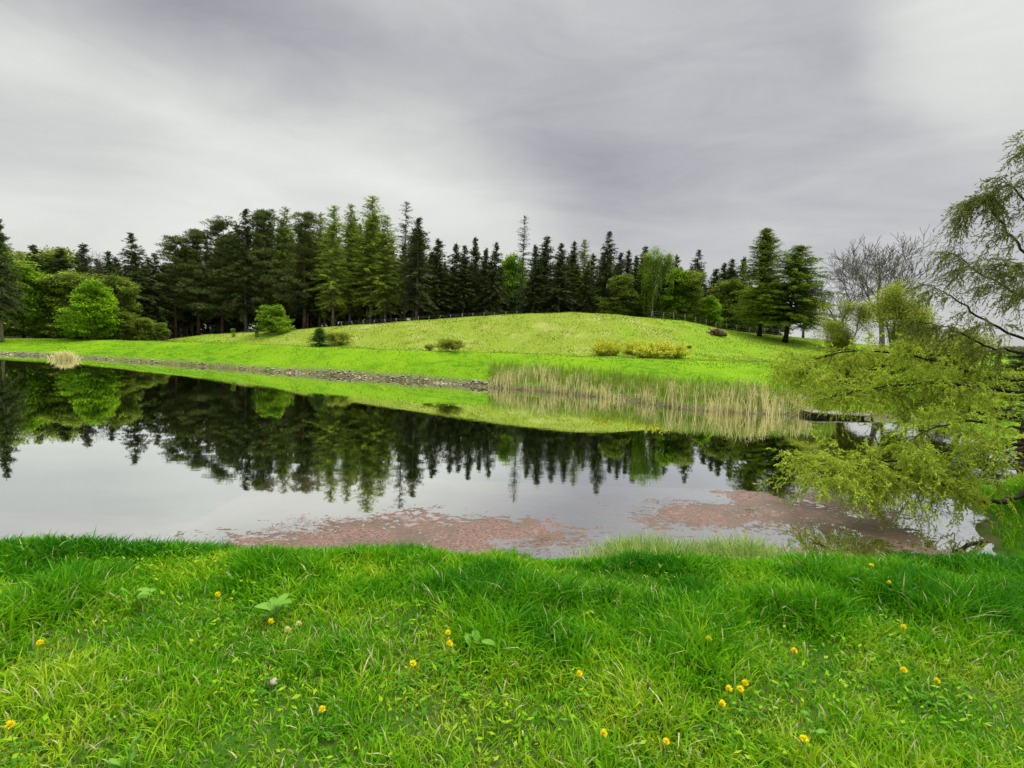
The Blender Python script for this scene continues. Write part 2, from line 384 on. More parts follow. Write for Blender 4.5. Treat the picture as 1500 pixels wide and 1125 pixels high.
def build_water():
    mb = MB(); xs = np.linspace(-75, 28, 60); ys = np.linspace(4.6, 62, 40); X, Y = np.meshgrid(xs, ys); nx = 60
    i = (np.arange(39)[:, None] * nx + np.arange(nx - 1)[None]).ravel()
    mb.add(np.stack([X, Y, X * 0], -1), quads=np.stack([i, i + 1, i + nx + 1, i + nx], -1))
    m, t = material('pond_water'); geo = t.node('ShaderNodeNewGeometry'); pos = geo.outputs['Position']
    n1 = t.noise(t.map(pos, scale=(1.0, 2.2, 1)), 1.6, 3, .5); n2 = t.noise(t.map(pos, scale=(1, 1.8, 1)), 9, 2, .5)
    calm = t.range(t.noise(pos, .11, 3, .5, .3), .42, .62, .25, 1.)
    h = t.math('MULTIPLY', t.math('ADD', n1, t.math('MULTIPLY', n2, .18)), calm)
    bp = t.node('ShaderNodeBump'); bp.inputs['Strength'].default_value = .011; bp.inputs['Distance'].default_value = .10; t.l.new(h, bp.inputs['Height'])
    fr = t.node('ShaderNodeLayerWeight'); fr.inputs[0].default_value = .5; t.l.new(bp.outputs[0], fr.inputs['Normal'])
    refl = t.range(fr.outputs['Facing'], .0, .85, .06, .93, smooth=False)
    gl = t.node('ShaderNodeBsdfGlossy'); gl.inputs['Roughness'].default_value = .012; gl.inputs[0].default_value = (.98, 1, .98, 1); t.l.new(bp.outputs[0], gl.inputs['Normal'])
    tr = t.node('ShaderNodeBsdfTransparent'); tr.inputs[0].default_value = (.80, .86, .72, 1)
    mx = t.node('ShaderNodeMixShader'); t.l.new(refl, mx.inputs[0]); t.l.new(tr.outputs[0], mx.inputs[1]); t.l.new(gl.outputs[0], mx.inputs[2])
    finish(t, mx.outputs[0])
    tag(mb.obj('water', m), 'still pond water mirroring the trees', 'water', kind='structure')
build_water()

# ---------------------------------------------------------------- trees
def conifer(rng, h, r, z0, step=.42, nb=6, droop=.25, up_top=.7, spray=.42, sw=.10, dens=9., power=.85, hang=.3, gap=0., layers=True):
    """returns crown MB and branch segments; height h, crown radius r, first branches at z0"""
    mb = MB(); seg = []
    P, D, L, W, VV = [], [], [], [], []
    z = z0
    while z < h - .25:
        f = (z - z0) / (h - z0); prof = (1 - f) ** power * (.55 + .45 * min(1, f * 5 + .25)) + .03
        lay = rng.uniform(.82, 1.15) if layers else 1
        for b in range(int(nb * (1 if f < .8 else .7)) + 1):
            if rng.random() < gap: continue
            az = rng.uniform(0, 2 * np.pi); ln = r * prof * lay * rng.uniform(.62, 1.18)
            if ln < .15: ln = .15
            el = (1 - f) * -.15 + f * up_top + rng.normal(0, .1)
            hd = np.array([np.cos(az), np.sin(az), 0]); k = max(3, int(ln * dens / 2.2))
            s = np.linspace(.12, 1, k) * ln
            zz = s * math.tan(el) - droop * s * s / max(ln, .5) + .12 * droop * s ** 3 / max(ln, .5) ** 2
            pts = hd * s[:, None]; pts[:, 2] = z + rng.normal(0, .12) + zz
            seg.append(((0, 0, z), tuple(pts[k // 2]), .018 * ln + .01, .012)); seg.append((tuple(pts[k // 2]), tuple(pts[-1]), .012, .005))
            m = 6; pp = np.repeat(pts, m, 0); side = rng.choice([-1, 1], len(pp)) * rng.uniform(.35, 1.25, len(pp))
            perp = np.array([-hd[1], hd[0], 0]); dd = hd * np.cos(side)[:, None] + perp * np.sin(side)[:, None]
            dd[:, 2] = rng.normal(-hang, .30, len(pp)); ss = np.repeat(s / ln, m)
            P.append(pp + rng.normal(0, .05 + .007 * r, pp.shape)); D.append(dd)
            L.append(spray * (1.15 - .5 * ss) * rng.uniform(.6, 1.3, len(pp)) * (.55 + .45 * min(1, ln))); W.append(sw * rng.uniform(.7, 1.3, len(pp)))
            VV.append(np.clip(rng.uniform(.1, .7) + .25 * ss + rng.normal(0, .12, len(pp)), 0, 1))
        z += step * rng.uniform(.7, 1.25) * (1.0 if f < .7 else .75)
    P.append(np.array([[0, 0, h - .3]] * 8)); D.append(rng.normal(0, .25, (8, 3)) + [0, 0, 1]); L.append(np.full(8, .42)); W.append(np.full(8, .07)); VV.append(np.full(8, .5))
    mb.needles(np.concatenate(P), np.concatenate(D), np.concatenate(L), np.concatenate(W), np.concatenate(VV), rng)
    return mb, seg
def trunk_mb(rng, h, r, bend=.15, n=8, segs=None, flare=1.35):
    mb = MB(); k = 9; z = np.linspace(-.4, h, k); off = np.cumsum(rng.normal(0, bend / k, (k, 2)), 0); off -= off[0]
    pts = np.column_stack([off * np.linspace(0, 1, k)[:, None], z]); rad = r * (1 - .93 * np.linspace(0, 1, k) ** .9); rad[0] *= flare
    mb.polytube(pts, rad, n)
    if segs:
        a = np.array([s[0] for s in segs]); b = np.array([s[1] for s in segs]); mb.tube(a, b, [s[2] for s in segs], [s[3] for s in segs], 4)
    return mb
def proto(name, cat, trunk, tmat, crown, cmat, h):
    r = empty(name); r['category'] = cat; r['h'] = h
    trunk.obj('trunk', tmat, r); crown.obj('crown', cmat, r)
    r.location = (0, 0, -200); return r

def skeleton(rng, p, d, ln, r, depth, spread=.55, up=.15, kids=(2, 3), shrink=.76, segs=None, tips=None, wig=.12, rs=.68, minr=.004):
    """recursive limbs: segments (p0,p1,r0,r1,depth) and tips (p,d,depth)"""
    if segs is None: segs, tips = [], []
    n = 3; q = np.array(p, float); dd = np.array(d, float)
    for k in range(n):
        dd = dd + rng.normal(0, wig, 3) + np.array([0, 0, up * .3]); dd /= np.linalg.norm(dd)
        q2 = q + dd * ln / n; r0 = r * (1 - (1 - rs) * k / n); r1 = r * (1 - (1 - rs) * (k + 1) / n)
        segs.append((q, q2, max(r0, minr), max(r1, minr), depth)); q = q2
        if k < n - 1 and depth > 0 and rng.random() < .55:
            side = rng.normal(0, 1, 3); side -= dd * side.dot(dd); side /= np.linalg.norm(side)
            nd = dd * math.cos(spread * 1.3) + side * math.sin(spread * 1.3)
            skeleton(rng, q, nd, ln * shrink * .8, r1 * .55, depth - 1, spread, up, kids, shrink, segs, tips, wig, rs, minr)
    if depth == 0: tips.append((q, dd, r)); return segs, tips
    nk = rng.integers(kids[0], kids[1] + 1); a0 = rng.uniform(0, 6.28)
    ref = np.cross(dd, [0.3, .2, 1]); ref /= np.linalg.norm(ref); ref2 = np.cross(dd, ref)
    for k in range(nk):
        a = a0 + k * 6.28 / nk + rng.normal(0, .3); sp = spread * rng.uniform(.6, 1.3)
        nd = dd * math.cos(sp) + (ref * math.cos(a) + ref2 * math.sin(a)) * math.sin(sp)
        skeleton(rng, q, nd, ln * shrink * rng.uniform(.8, 1.15), r1 * (.8 if k == 0 else .62), depth - 1, spread, up, kids, shrink, segs, tips, wig, rs, minr)
    return segs, tips
def seg_mb(segs, n=5):
    mb = MB(); mb.tube(np.array([s[0] for s in segs]), np.array([s[1] for s in segs]), [s[2] for s in segs], [s[3] for s in segs], n); return mb
def clumps(rng, centers, n, rad, size, flat=.55, drop=0., wratio=.62):
    """leaf clusters: flat layered puffs of diamond leaves round each centre"""
    mb = MB(); C = np.repeat(np.asarray(centers), n, 0); k = len(C)
    q = rng.normal(0, 1, (k, 3)); q /= np.linalg.norm(q, axis=1, keepdims=True); q *= rng.uniform(.2, 1, (k, 1)) ** .6
    rr = np.repeat(rng.uniform(.65, 1.3, len(centers)) * rad, n)[:, None]
    off = q * rr; off[:, 2] *= flat; off[:, 2] -= drop * (off[:, 0] ** 2 + off[:, 1] ** 2)
    D = q + rng.normal(0, .6, (k, 3)); D[:, 2] = D[:, 2] * .5 - .2
    N = rng.normal(0, .5, (k, 3)) + [0, 0, 1]
    tone = np.clip(np.repeat(rng.uniform(-.15, .75, len(centers)), n) + rng.uniform(0, .35, k) + .2 * q[:, 2], 0, 1)
    mb.leaves(C + off, D, size * rng.uniform(.6, 1.3, k), size * wratio * rng.uniform(.7, 1.2, k), N, tone, rng); return mb
def broadleaf(rng, h, wide, th, depth=4, n=60, rad=.9, size=.22, flat=.5, mat_drop=0., spread=.6, up=.12, low=False):
    segs, tips = skeleton(rng, (0, 0, -.3), (rng.normal(0, .05), rng.normal(0, .05), 1), th, h * .022, depth, spread, up, (2, 4), .78)
    T = np.array([t[0] for t in tips]); mid = np.array([s[1] for s in segs if s[4] <= 1]); mid = mid[rng.random(len(mid)) < .35]
    C = np.concatenate([T, mid]); zt = C[:, 2].max() + rad * flat; sz = h / zt; sx = wide / (np.percentile(np.hypot(C[:, 0], C[:, 1]), 96) + rad)
    A = np.array([sx, sx, sz]); C = C * A
    if low:
        k = int(len(C) * .35); a = rng.uniform(0, 6.28, k); rr = wide * np.sqrt(rng.uniform(.05, .85, k)); C = np.concatenate([C, np.column_stack([rr * np.cos(a), rr * np.sin(a), rng.uniform(.08, .5, k) * h])])
    segs = [(s[0] * A, s[1] * A, s[2], s[3], s[4]) for s in segs]
    return seg_mb(segs), clumps(rng, C, n, rad, size, flat, mat_drop)

PROTO = {}
def build_protos():
    g = lambda s: np.random.default_rng(s)
    L = []
    for i, (h, r, z0) in enumerate([(16, 3.3, 3.2), (17, 3.6, 3.8), (15, 3.0, 2.4), (16, 3.4, 1.0)]):
        rg = g(100 + i); c, s = conifer(rg, h, r, z0, .40, 7, .30, .75, .50, .12, 7.5, .95)
        L.append(proto('spruce', 'spruce tree', trunk_mb(rg, h - .3, .20, .2, 7, s), M['bark'], c, M['spruce'], h))
    PROTO['spruce'] = L
    L = []
    for i, (h, r, z0) in enumerate([(19, 3.8, 3.5), (18, 3.5, 4.5)]):
        rg = g(140 + i); c, s = conifer(rg, h, r, z0, .55, 7, .36, .8, .58, .12, 7.5, .92, .35, .06)
        L.append(proto('spruce', 'spruce tree', trunk_mb(rg, h - .3, .24, .25, 7, s), M['bark'], c, M['spruce'], h))
    PROTO['open'] = L
    L = []
    for i, (h, r, z0) in enumerate([(21, 3.5, 3), (20, 3.2, 4)]):
        rg = g(160 + i); c, s = conifer(rg, h, r, z0, .42, 7, .22, .6, .50, .08, 8, .62, .35, .14)
        L.append(proto('larch', 'larch tree', trunk_mb(rg, h - .3, .22, .3, 7, s), M['bark'], c, M['larch'], h))
    PROTO['larch'] = L
    rg = g(170); c, s = conifer(rg, 20, 1.7, 3, .42, 5, .15, .5, .36, .055, 8, .42, .4, .22)
    PROTO['thin'] = [proto('larch', 'larch tree', trunk_mb(rg, 19.8, .18, .3, 6, s), M['bark'], c, M['greylarch'], 20)]
    L = []
    for i, (h, r) in enumerate([(16, 3.9), (13, 4.3)]):
        rg = g(180 + i); c, s = conifer(rg, h, r, 3.3 - i * .5, .36, 10, .14, .6, .55, .085, 9, .80, .3, .08)
        L.append(proto('larch', 'larch tree', trunk_mb(rg, h - .3, .22, .25, 8, s), M['barkdark'], c, M['darklarch'], h))
    PROTO['biglarch'] = L
    L = []
    for i in range(3):                                     # Scots pines: bare lower stem, irregular needle clumps
        rg = g(200 + i); h = 18.; S = []; C = []
        z = 4.0 - i * .8
        while z < h - .4:
            f = z / h
            for b in range(rg.integers(2, 5)):
                az = rg.uniform(0, 6.28); ln = rg.uniform(1.5, 4.2) * (1.05 - .75 * max(0, f - .45) / .55); e = rg.uniform(-.1, .5) + .5 * max(0, f - .6)
                d = np.array([math.cos(az) * math.cos(e), math.sin(az) * math.cos(e), math.sin(e)]); p1 = np.array([0, 0, z]) + d * ln
                S.append(((0, 0, z), tuple(p1), .05, .02))
                for q in range(6): C.append(np.array([0, 0, z]) + d * ln * rg.uniform(.35, 1.08) + rg.normal(0, .42, 3) * [1, 1, .5])
            z += rg.uniform(.35, .75)
        C.append(np.array([0, 0, h - .3])); C = np.array(C); n = 46; P = np.repeat(C, n, 0); q = rg.normal(0, 1, P.shape); q /= np.linalg.norm(q, axis=1, keepdims=True)
        q2 = q.copy(); q2[:, 2] = q2[:, 2] * .6 + .25; mb = MB()
        tone = np.repeat(rg.uniform(0, .65, len(C)), n) + rg.uniform(0, .35, len(P))
        mb.needles(P + q * [.5, .5, .20] * rg.uniform(.3, 1, (len(P), 1)), q2, rg.uniform(.18, .40, len(P)), .09, tone, rg)
        L.append(proto('pine', 'pine tree', trunk_mb(rg, h - .4, .24, .5, 8, S), M['barkpine'], mb, M['pine'], h))
    PROTO['pine'] = L
    for key, mat, cat, args in [('maple', 'maple', 'broadleaf tree', dict(h=10, wide=4.4, th=2.2, n=46, rad=.85, size=.32, flat=.34, low=True)),
                                ('olive', 'olive', 'broadleaf tree', dict(h=11, wide=3.6, th=2.6, n=38, rad=.8, size=.28, flat=.4, low=True)),
                                ('shrub', 'shrub', 'bush', dict(h=3.6, wide=2.1, th=.6, n=34, rad=.40, size=.18, flat=.4, spread=.8, low=True)),
                                ('yellow', 'yellow', 'willow tree', dict(h=8, wide=3.4, th=2.0, n=34, rad=.7, size=.15, flat=.8, spread=.6))]:
        L = []
        for i in range(2 if key != 'shrub' else 1):
            rg = g(300 + i + len(key)); t_, c = broadleaf(rg, depth=4, **args)
            L.append(proto({'maple': 'maple_tree', 'olive': 'broadleaf_tree', 'shrub': 'bush', 'yellow': 'young_willow'}[key], cat, t_, M['barkpale' if key == 'yellow' else 'bark'], c, M[mat], args['h']))
        PROTO[key] = L
    rg = g(350); segs, tips = skeleton(rg, (0, 0, -.3), (0, 0, 1), 4.0, .20, 4, .42, .3, (2, 3), .74)   # weeping birch
    T = np.array([t[0] for t in tips]); sc = np.array([3.0 / np.abs(T[:, :2]).max(), 3.0 / np.abs(T[:, :2]).max(), 15. / T[:, 2].max()]); T = T * sc
    segs = [(a * sc, b * sc, r0, r1, d) for a, b, r0, r1, d in segs]; mb = clumps(rg, T, 70, .8, .20, .9)
    k = 260; base = T[rg.integers(0, len(T), k)] + rg.normal(0, .4, (k, 3)); m = 34; hang = rg.uniform(1, 6, k)
    P = np.repeat(base, m, 0); P[:, 2] -= np.tile(np.linspace(0, 1, m), k) * np.repeat(hang, m); P[:, :2] += rg.normal(0, .07, (len(P), 2)); P = P[P[:, 2] > 1]
    mb.leaves(P, rg.normal(0, .5, P.shape) - [0, 0, .6], .20, .12, None, rg.uniform(0, 1, len(P)), rg)
    PROTO['birch'] = [proto('birch', 'birch tree', seg_mb(segs), M['bark'], mb, M['birch'], 15.)]
    L = []
    for i in range(2):                                     # bare trees
        rg = g(370 + i); segs, tips = skeleton(rg, (0, 0, -.3), (0, 0, 1), 3.1, .20, 6, .36, .16, (2, 3), .78, wig=.05, minr=.012)
        big = [s for s in segs if s[4] >= 4]; fine = [s for s in segs if s[4] < 4]; hh = max(s[1][2] for s in segs)
        dome = lambda q: np.array([q[0] * 1.15, q[1] * 1.15, q[2] * (1 - .30 * min(1.2, (math.hypot(q[0], q[1]) / 5.5) ** 2))])
        big = [(dome(a), dome(b), c, d, e) for a, b, c, d, e in big]; fine = [(dome(a), dome(b), c, d, e) for a, b, c, d, e in fine]; hh = max(s[1][2] for s in fine)
        L.append(proto('bare_tree', 'bare tree', seg_mb(big, 7), M['twig'], seg_mb(fine, 3), M['twig'], hh))
    PROTO['bare'] = L
    rg = g(390); c, s = conifer(rg, 2.6, 1.75, .1, .2, 9, .1, .5, .26, .06, 14, .9, .1)
    PROTO['smallspruce'] = [proto('small_spruce', 'spruce tree', trunk_mb(rg, 2.4, .06, .05, 6, s), M['barkdark'], c, foliage('young_spruce_needles', (.02, .05, .008), (.07, .13, .02), .15), 2.6)]
    L = []
    for i in range(3):                                     # forsythia bushes in flower
        rg = g(400 + i); P0, P1, S = [], [], []
        for k in range(120):
            a = rg.uniform(0, 6.28); b0 = np.array([math.cos(a), math.sin(a), 0]) * rg.uniform(0, .8); e = rg.uniform(.5, 1.4); ln = rg.uniform(.8, 1.6)
            p = b0.copy(); d = np.array([math.cos(a) * math.cos(e), math.sin(a) * math.cos(e), math.sin(e)])
            for j in range(4): q = p + d * ln / 4; P0.append(p); P1.append(q); S.append((p, q)); p = q; d = d + [0, 0, -.14]; d /= np.linalg.norm(d)
        P0 = np.array(P0); P1 = np.array(P1); tw = MB(); tw.tube(P0, P1, .012, .008, 3)
        n = 26; P = np.repeat(P0, n, 0) + np.repeat(P1 - P0, n, 0) * rg.random((len(P0) * n, 1)) + rg.normal(0, .05, (len(P0) * n, 3))
        keep = (P[:, 2] > .45) | (rg.random(len(P)) < .3); P = P[keep]; mb = MB()
        mb.leaves(P, rg.normal(0, 1, P.shape), .09, .07, None, rg.uniform(0, 1, len(P)), rg)
        lf = MB(); Q = np.repeat(P0, 9, 0) + rg.normal(0, .1, (len(P0) * 9, 3)); Q = Q[Q[:, 2] > .02]; lf.leaves(Q, rg.normal(0, 1, Q.shape), .11, .05, None, rg.uniform(0, 1, len(Q)), rg)
        r = empty('flowering_bush', (0, 0, -200)); r['category'] = 'bush'; r['h'] = 1.4
        tw.obj('twigs', M['barkdark'], r); mb.obj('blossom', M['forsythia'], r); lf.obj('leaves', M['olive'], r); L.append(r)
    PROTO['forsythia'] = L
    rg = g(420); segs = []                                  # thin dry scrub
    for k in range(16): skeleton(rg, (rg.normal(0, .2), rg.normal(0, .2), 0), (rg.normal(0, .6), rg.normal(0, .6), .9), .5, .02, 3, .5, .1, (2, 3), .7, segs, [], .1, .68, .006)
    T = np.array([s[1] for s in segs if s[4] <= 1]); r = empty('dry_shrub', (0, 0, -200)); r['category'] = 'shrub'; r['h'] = 1.5
    hs = 1.5 / T[:, 2].max(); segs = [(a * hs, b * hs, c, d, e) for a, b, c, d, e in segs]
    seg_mb(segs, 3).obj('twigs', M['dryshrub'], r); clumps(rg, T * hs, 7, .12, .06, .8).obj('leaves', M['yellow'], r); PROTO['dry'] = [r]
build_protos()

used = set()
def plant(key, px, py, Y, label, group=None, width=1., variant=None, rot=None, name=None, base_h=None):
    """stand a tree so that its top is seen at (px, py), Y metres ahead"""
    p = at(px, py, Y); zg = float(terrain(p[0], Y)); h = p[2] - zg
    L = PROTO[key]; src = L[(int(px * 7) if variant is None else variant) % len(L)]
    s = h / src['h']; w = s ** .6 * width
    r = RNG.uniform(0, 6.28) if rot is None else rot
    o = clone(src, (p[0], Y, zg - .05), r, (w, w, s), label, group)
    if name: o.name = name
    return o
FR = 'trees at the front of the dark forest'
TREES = [
 ('spruce', -3, 317, 52, 'tall dark spruce cut by the left edge of the photo', .75),
 ('spruce', 48, 357, 66, 'dark spruce top above the leftmost green maple', 1.3),
 ('olive', 77, 357, 70, 'pale leafy crown peeping out between two dark spruce tops at far left', 1.1),
 ('spruce', 88, 362, 68, 'dark spruce above the gap between the two left maples', 1.2),
 ('spruce', 122, 355, 69, 'narrow dark spruce standing right above the brightest maple', 1.2),
 ('bare', 146, 358, 70, 'thin leafless treetop between two spruces behind the brightest maple', .6),
 ('spruce', 158, 366, 70, 'short dark spruce just left of the broad pointed spruce at left', 1.1),
 ('open', 193, 341, 64, 'broad pointed dark spruce towering alone right of the bright maples', 1.3),
 ('open', 226, 370, 66, 'low ragged dark conifer right of the broad pointed spruce', 1.2),
 ('pine', 256, 347, 68, 'leftmost pine of the tall pine group left of the small green bush', 1.),
 ('pine', 290, 335, 69, 'second pine from the left in the tall pine group', 1.),
 ('pine', 325, 322, 70, 'third pine from the left, its rounded top rising toward the spruces', 1.),
 ('open', 360, 305, 70, 'tall spiky conifer rising over the pines left of the green bush', 1.1),
 ('pine', 388, 306, 71, 'spiky topped pine directly above the round green bush', .9),
 ('larch', 419, 302, 73, 'pale green larch top between the pines above the round green bush', .9),
 ('pine', 448, 312, 70, 'flat topped pine left of the bright green larches', 1.),
 ('larch', 470, 310, 72, 'green larch squeezed between the flat topped pine and the bright larches', .9),
 ('larch', 490, 300, 67, 'leftmost bright green larch with a pale trunk down to the grass', .9),
 ('larch', 515, 297, 71, 'feathery green larch left of the tallest forest tree', .9),
 ('larch', 546, 286, 69, 'tallest tree of the forest, a green larch with a ragged spire', 1.1),
 ('larch', 567, 314, 68, 'green larch filling the right flank of the tallest forest tree', 1.),
 ('thin', 596, 295, 71, 'sparse see-through larch beside the gap right of the tallest tree', 1.3),
 ('open', 614, 318, 67, 'broad dark green spruce with a blunt top right of the sparse larch', 1.25),
 ('spruce', 643, 348, 69, 'first lower spruce right of the blunt topped spruce', 1.2),
 ('spruce', 669, 355, 71, 'left one of two spruces whose tops nearly touch', 1.), 
 ('spruce', 681, 358, 70, 'right one of two spruces whose tops nearly touch', 1.),
 ('spruce', 697, 346, 72, 'sharp narrow spruce spire, highest between the gap and the lone larch spire', .9),
 ('spruce', 712, 362, 70, 'low narrow spruce between two sharper spires', 1.),
 ('spruce', 727, 353, 70, 'sharp spruce just left of the yellow-green treetop', .9),
 ('maple', 746, 371, 80, 'yellow-green leafy treetop showing between two dark spruces', .7),
 ('thin', 768, 315, 74, 'slender grey-green larch spire standing high above the hill crest', 1.),
 ('spruce', 785, 357, 71, 'spruce just right of the slender larch spire', 1.05),
 ('spruce', 802, 344, 72, 'taller spruce in the row right above the top of the hill', 1.1),
 ('spruce', 823, 355, 70, 'brown tinged spruce above the highest point of the hill', 1.15),
 ('spruce', 842, 352, 73, 'spruce left of the pale topped larch over the hill', .9),
 ('larch', 857, 350, 72, 'pale topped larch among the dark spruces over the hill', .75),
 ('open', 893, 338, 72, 'tallest open branched spruce right of the hill top', 1.0),
 ('olive', 905, 400, 69, 'olive green leafy tree below the tallest open branched spruce', 1.),
 ('spruce', 921, 365, 73, 'thin spruce between the open branched spruce and the bright birch', .9),
 ('spruce', 933, 373, 71, 'low dark spruce tucked left of the bright birch', 1.),
 ('spruce', 946, 359, 74, 'dark spruce spire rising from behind the bright birch', 1.),
 ('birch', 964, 364, 70, 'bright yellow-green weeping birch at the right end of the hill crest', 1.05),
 ('spruce', 981, 370, 76, 'dark spruce tip peeping over the right shoulder of the birch', .9),
 ('spruce', 992, 372, 78, 'small dark spruce tip just right of the birch top', .9),
 ('maple', 997, 390, 72, 'bright green broadleaf tree touching the birch on its right', .75),
 ('open', 1024, 365, 76, 'open layered dark spruce above the olive broadleaf trees', 1.),
 ('olive', 1016, 393, 72, 'tall olive green broadleaf tree beneath the open layered spruce', 1.),
 ('maple', 1040, 432, 70, 'low broadleaf tree with bright green right edge by the fence', .62),
 ('spruce', 1050, 392, 79, 'low dark spruce left of the dark spruce trio', 1.2),
 ('spruce', 1062, 384, 78, 'left one of the dark spruce trio left of the big larches', 1.1),
 ('spruce', 1073, 378, 77, 'middle one of the dark spruce trio left of the big larches', 1.1),
 ('spruce', 1090, 375, 77, 'right one of the dark spruce trio left of the big larches', 1.1),
 ('olive', 1077, 405, 73, 'dull olive broadleaf tree just left of the two big larches', .9),
 ('olive', 1100, 420, 71, 'pale olive broadleaf tree tucked behind the taller big larch', .9),
 ('biglarch', 1124, 333, 60, 'taller of the two big dark green larches standing free on the slope', 1.2),
 ('biglarch', 1161, 358, 57, 'shorter leaning big larch on the slope, dark trunk in the grass', 1.45),
 ('spruce', 1184, 398, 70, 'dark spruce behind the right side of the shorter big larch', 1.2),
 ('bare', 1243, 352, 56, 'left one of two leafless trees against the grey sky', 1.15),
 ('bare', 1310, 325, 52, 'right one of two leafless trees, the broader bare crown', 1.35),
 ('yellow', 1252, 430, 44, 'yellow-green young willow under the left leafless tree', .9),
 ('yellow', 1308, 405, 42, 'tallest yellow-green young willow in front of the right leafless tree', 1.),
 ('yellow', 1222, 462, 46, 'low yellow-green willow at the foot of the leafless trees, leftmost', .9),
 ('yellow', 1345, 455, 40, 'low yellow-green young willow right of the leafless trees', .9),
 ('maple', 32, 384, 60, 'leftmost maple, yellow-green and broad beside the edge spruce', 1.),
 ('olive', 102, 392, 61, 'olive green broadleaf tree between the two left maples', 1.2),
 ('maple', 130, 408, 56, 'brightest green maple in front of the left forest', .8),
 ('olive', 172, 398, 60, 'dull green broadleaf branches beside the brightest maple on its right', .8),
]
VARI = {'thin': 0}
for k, (key, px, py, Y, lab, w) in enumerate(TREES):
    v = k if key != 'biglarch' else (0 if px < 1140 else 1)
    o = plant(key, px, py, Y, lab, FR if Y > 60 and px < 1110 else None, w * {'larch': 1.15, 'pine': 1.1, 'spruce': 1.04}.get(key, 1), v)
    if px == 1161: o.rotation_euler = (0, math.radians(5), 0)
# rows behind, seen only in pieces between the front trees
sx = [t[1] for t in sorted(TREES, key=lambda t: t[1]) if t[0] in ('spruce', 'open', 'pine', 'larch')]
sy = [t[2] for t in sorted(TREES, key=lambda t: t[1]) if t[0] in ('spruce', 'open', 'pine', 'larch')]
k = 0
for row, (Y0, n, dy) in enumerate([(78, 46, 20), (84, 44, 24), (92, 44, 28), (101, 40, 34)]):
    for i in range(n):
        px = -90 + (1150 + 90) * (i + RNG.uniform(.1, .9)) / n
        top = np.interp(px, sx, sy); top = max(top, np.interp(px, [200, 240, 640, 1200], [340, 340, 350, 375])) if 0 else top
        py = top + dy + RNG.uniform(-8, 22)
        if 570 < px < 600: py += 25
        plant('spruce', px, py, Y0 + RNG.uniform(-3, 3), 'dark spruce in the inner rows of the forest, seen only in pieces between nearer trees', 'inner rows of forest spruces', 1.15, k if row < 1 else 2 + k % 2); k += 1
_a = ['first', 'second', 'third', 'fourth', 'fifth', 'sixth', 'seventh', 'eighth']
SLIM = [_a[i] + ' slim pale trunk from the left in the gap left of the round green bush' for i in range(5)] + [_a[i] + ' slim pale trunk right of the round green bush under the flat topped pine' for i in range(3)] \
    + [_a[i] + ' slim pale trunk from the left beneath the tallest forest tree' for i in range(5)] + [_a[i] + ' slim pale trunk from the left, between the see-through larch and the lone larch spire' for i in range(4)] \
    + [_a[i] + ' slim pale trunk from the left right behind the top of the hill' for i in range(5)]
for i in range(22):                                       # slim stems in the shade along the forest edge
    px = [250, 262, 272, 281, 290, 445, 452, 477, 528, 540, 552, 561, 575, 652, 664, 690, 720, 780, 822, 836, 846, 862][i]
    plant('spruce', px, np.interp(px, sx, sy) + 34, 71 + (i % 3), SLIM[i], 'slim spruces along the forest edge', .75, 1)
for i in range(16):                                       # the forest goes on beyond the left edge
    plant('spruce' if i % 3 else 'olive', -40 - 22 * i, 345 + 14 * (i % 4), 56 + 5 * (i % 3), 'tree of the same forest beyond the left edge of the photo', 'forest beyond the left edge', 1.3, i)
# left forest edge undergrowth
for i, px in enumerate([20, 62, 150, 178, 210, 232]):
    plant('olive', px, 455 + 8 * (i % 3), 58 + i % 3, ['dark bush under the leftmost maple', 'dark bush in the dip between the edge spruce and the olive tree', 'low dark bush right of the brightest maple trunk', 'low dark bush under the dull green broadleaf tree', 'low dark bush below the broad pointed spruce', 'rightmost low dark bush where the left forest meets the pines'][i], 'undergrowth at the left forest edge', .75, i, name='forest_bush')
# bushes on the slope
def bush(key, px, base, top, Y, label, w=1., name=None, variant=None, group=None):
    p0 = at(px, base, Y); zg = float(terrain(p0[0], Y)); h = (base - top) * Y / F
    src = PROTO[key][(variant or 0) % len(PROTO[key])]; s = h / src['h']
    o = clone(src, (p0[0], Y, zg - .03), RNG.uniform(0, 6.28), (s * w, s * w, s), label, group)
    if name: o.name = name
    return o
def slope_y(px, py):                                       # distance at which the ground is seen at a pixel
    for Y in np.arange(24, 75, .25):
        p = at(px, py, Y)
        if p[2] <= float(terrain(p[0], Y)): return Y
    return 62.
def sbush(key, px, base, top, label, **kw): return bush(key, px, base, top, slope_y(px, base), label, **kw)
sbush('shrub', 402, 489, 443, 'round fresh green bush at the left foot of the hill', w=1.05)
sbush('smallspruce', 468, 508, 480, 'small dark spreading spruce on the lower slope', w=1.1)
sbush('shrub', 468, 497, 479, 'light green shoot of a bush just behind the small dark spruce', w=.8)
sbush('dry', 495, 506, 484, 'dry brownish shrub right beside the small dark spruce', w=1.3)
sbush('dry', 629, 514, 503, 'tiny thin shrub left of the low round bush on the slope', w=1.)
sbush('dry', 660, 515, 495, 'low round olive bush alone on the lower middle slope', w=1.5)
sbush('forsythia', 889, 521, 497, 'small yellow flowering bush, the one standing apart on the left', w=.85, variant=0)
sbush('forsythia', 928, 519, 499, 'narrow yellow flowering bush at the left end of the yellow hedge', w=.7, variant=1)
sbush('forsythia', 955, 525, 499, 'largest yellow flowering bush in the middle of the yellow hedge', w=1.15, variant=2)
sbush('forsythia', 982, 525, 502, 'yellow and brown flowering bush at the right end of the yellow hedge', w=1.05, variant=0)
sbush('dry', 1010, 511, 506, 'tiny dry tuft to the right of the yellow hedge', w=1.)
sbush('olive', 342, 494, 481, 'low brownish shrub left of the round green bush', name='low_shrub', w=.9)
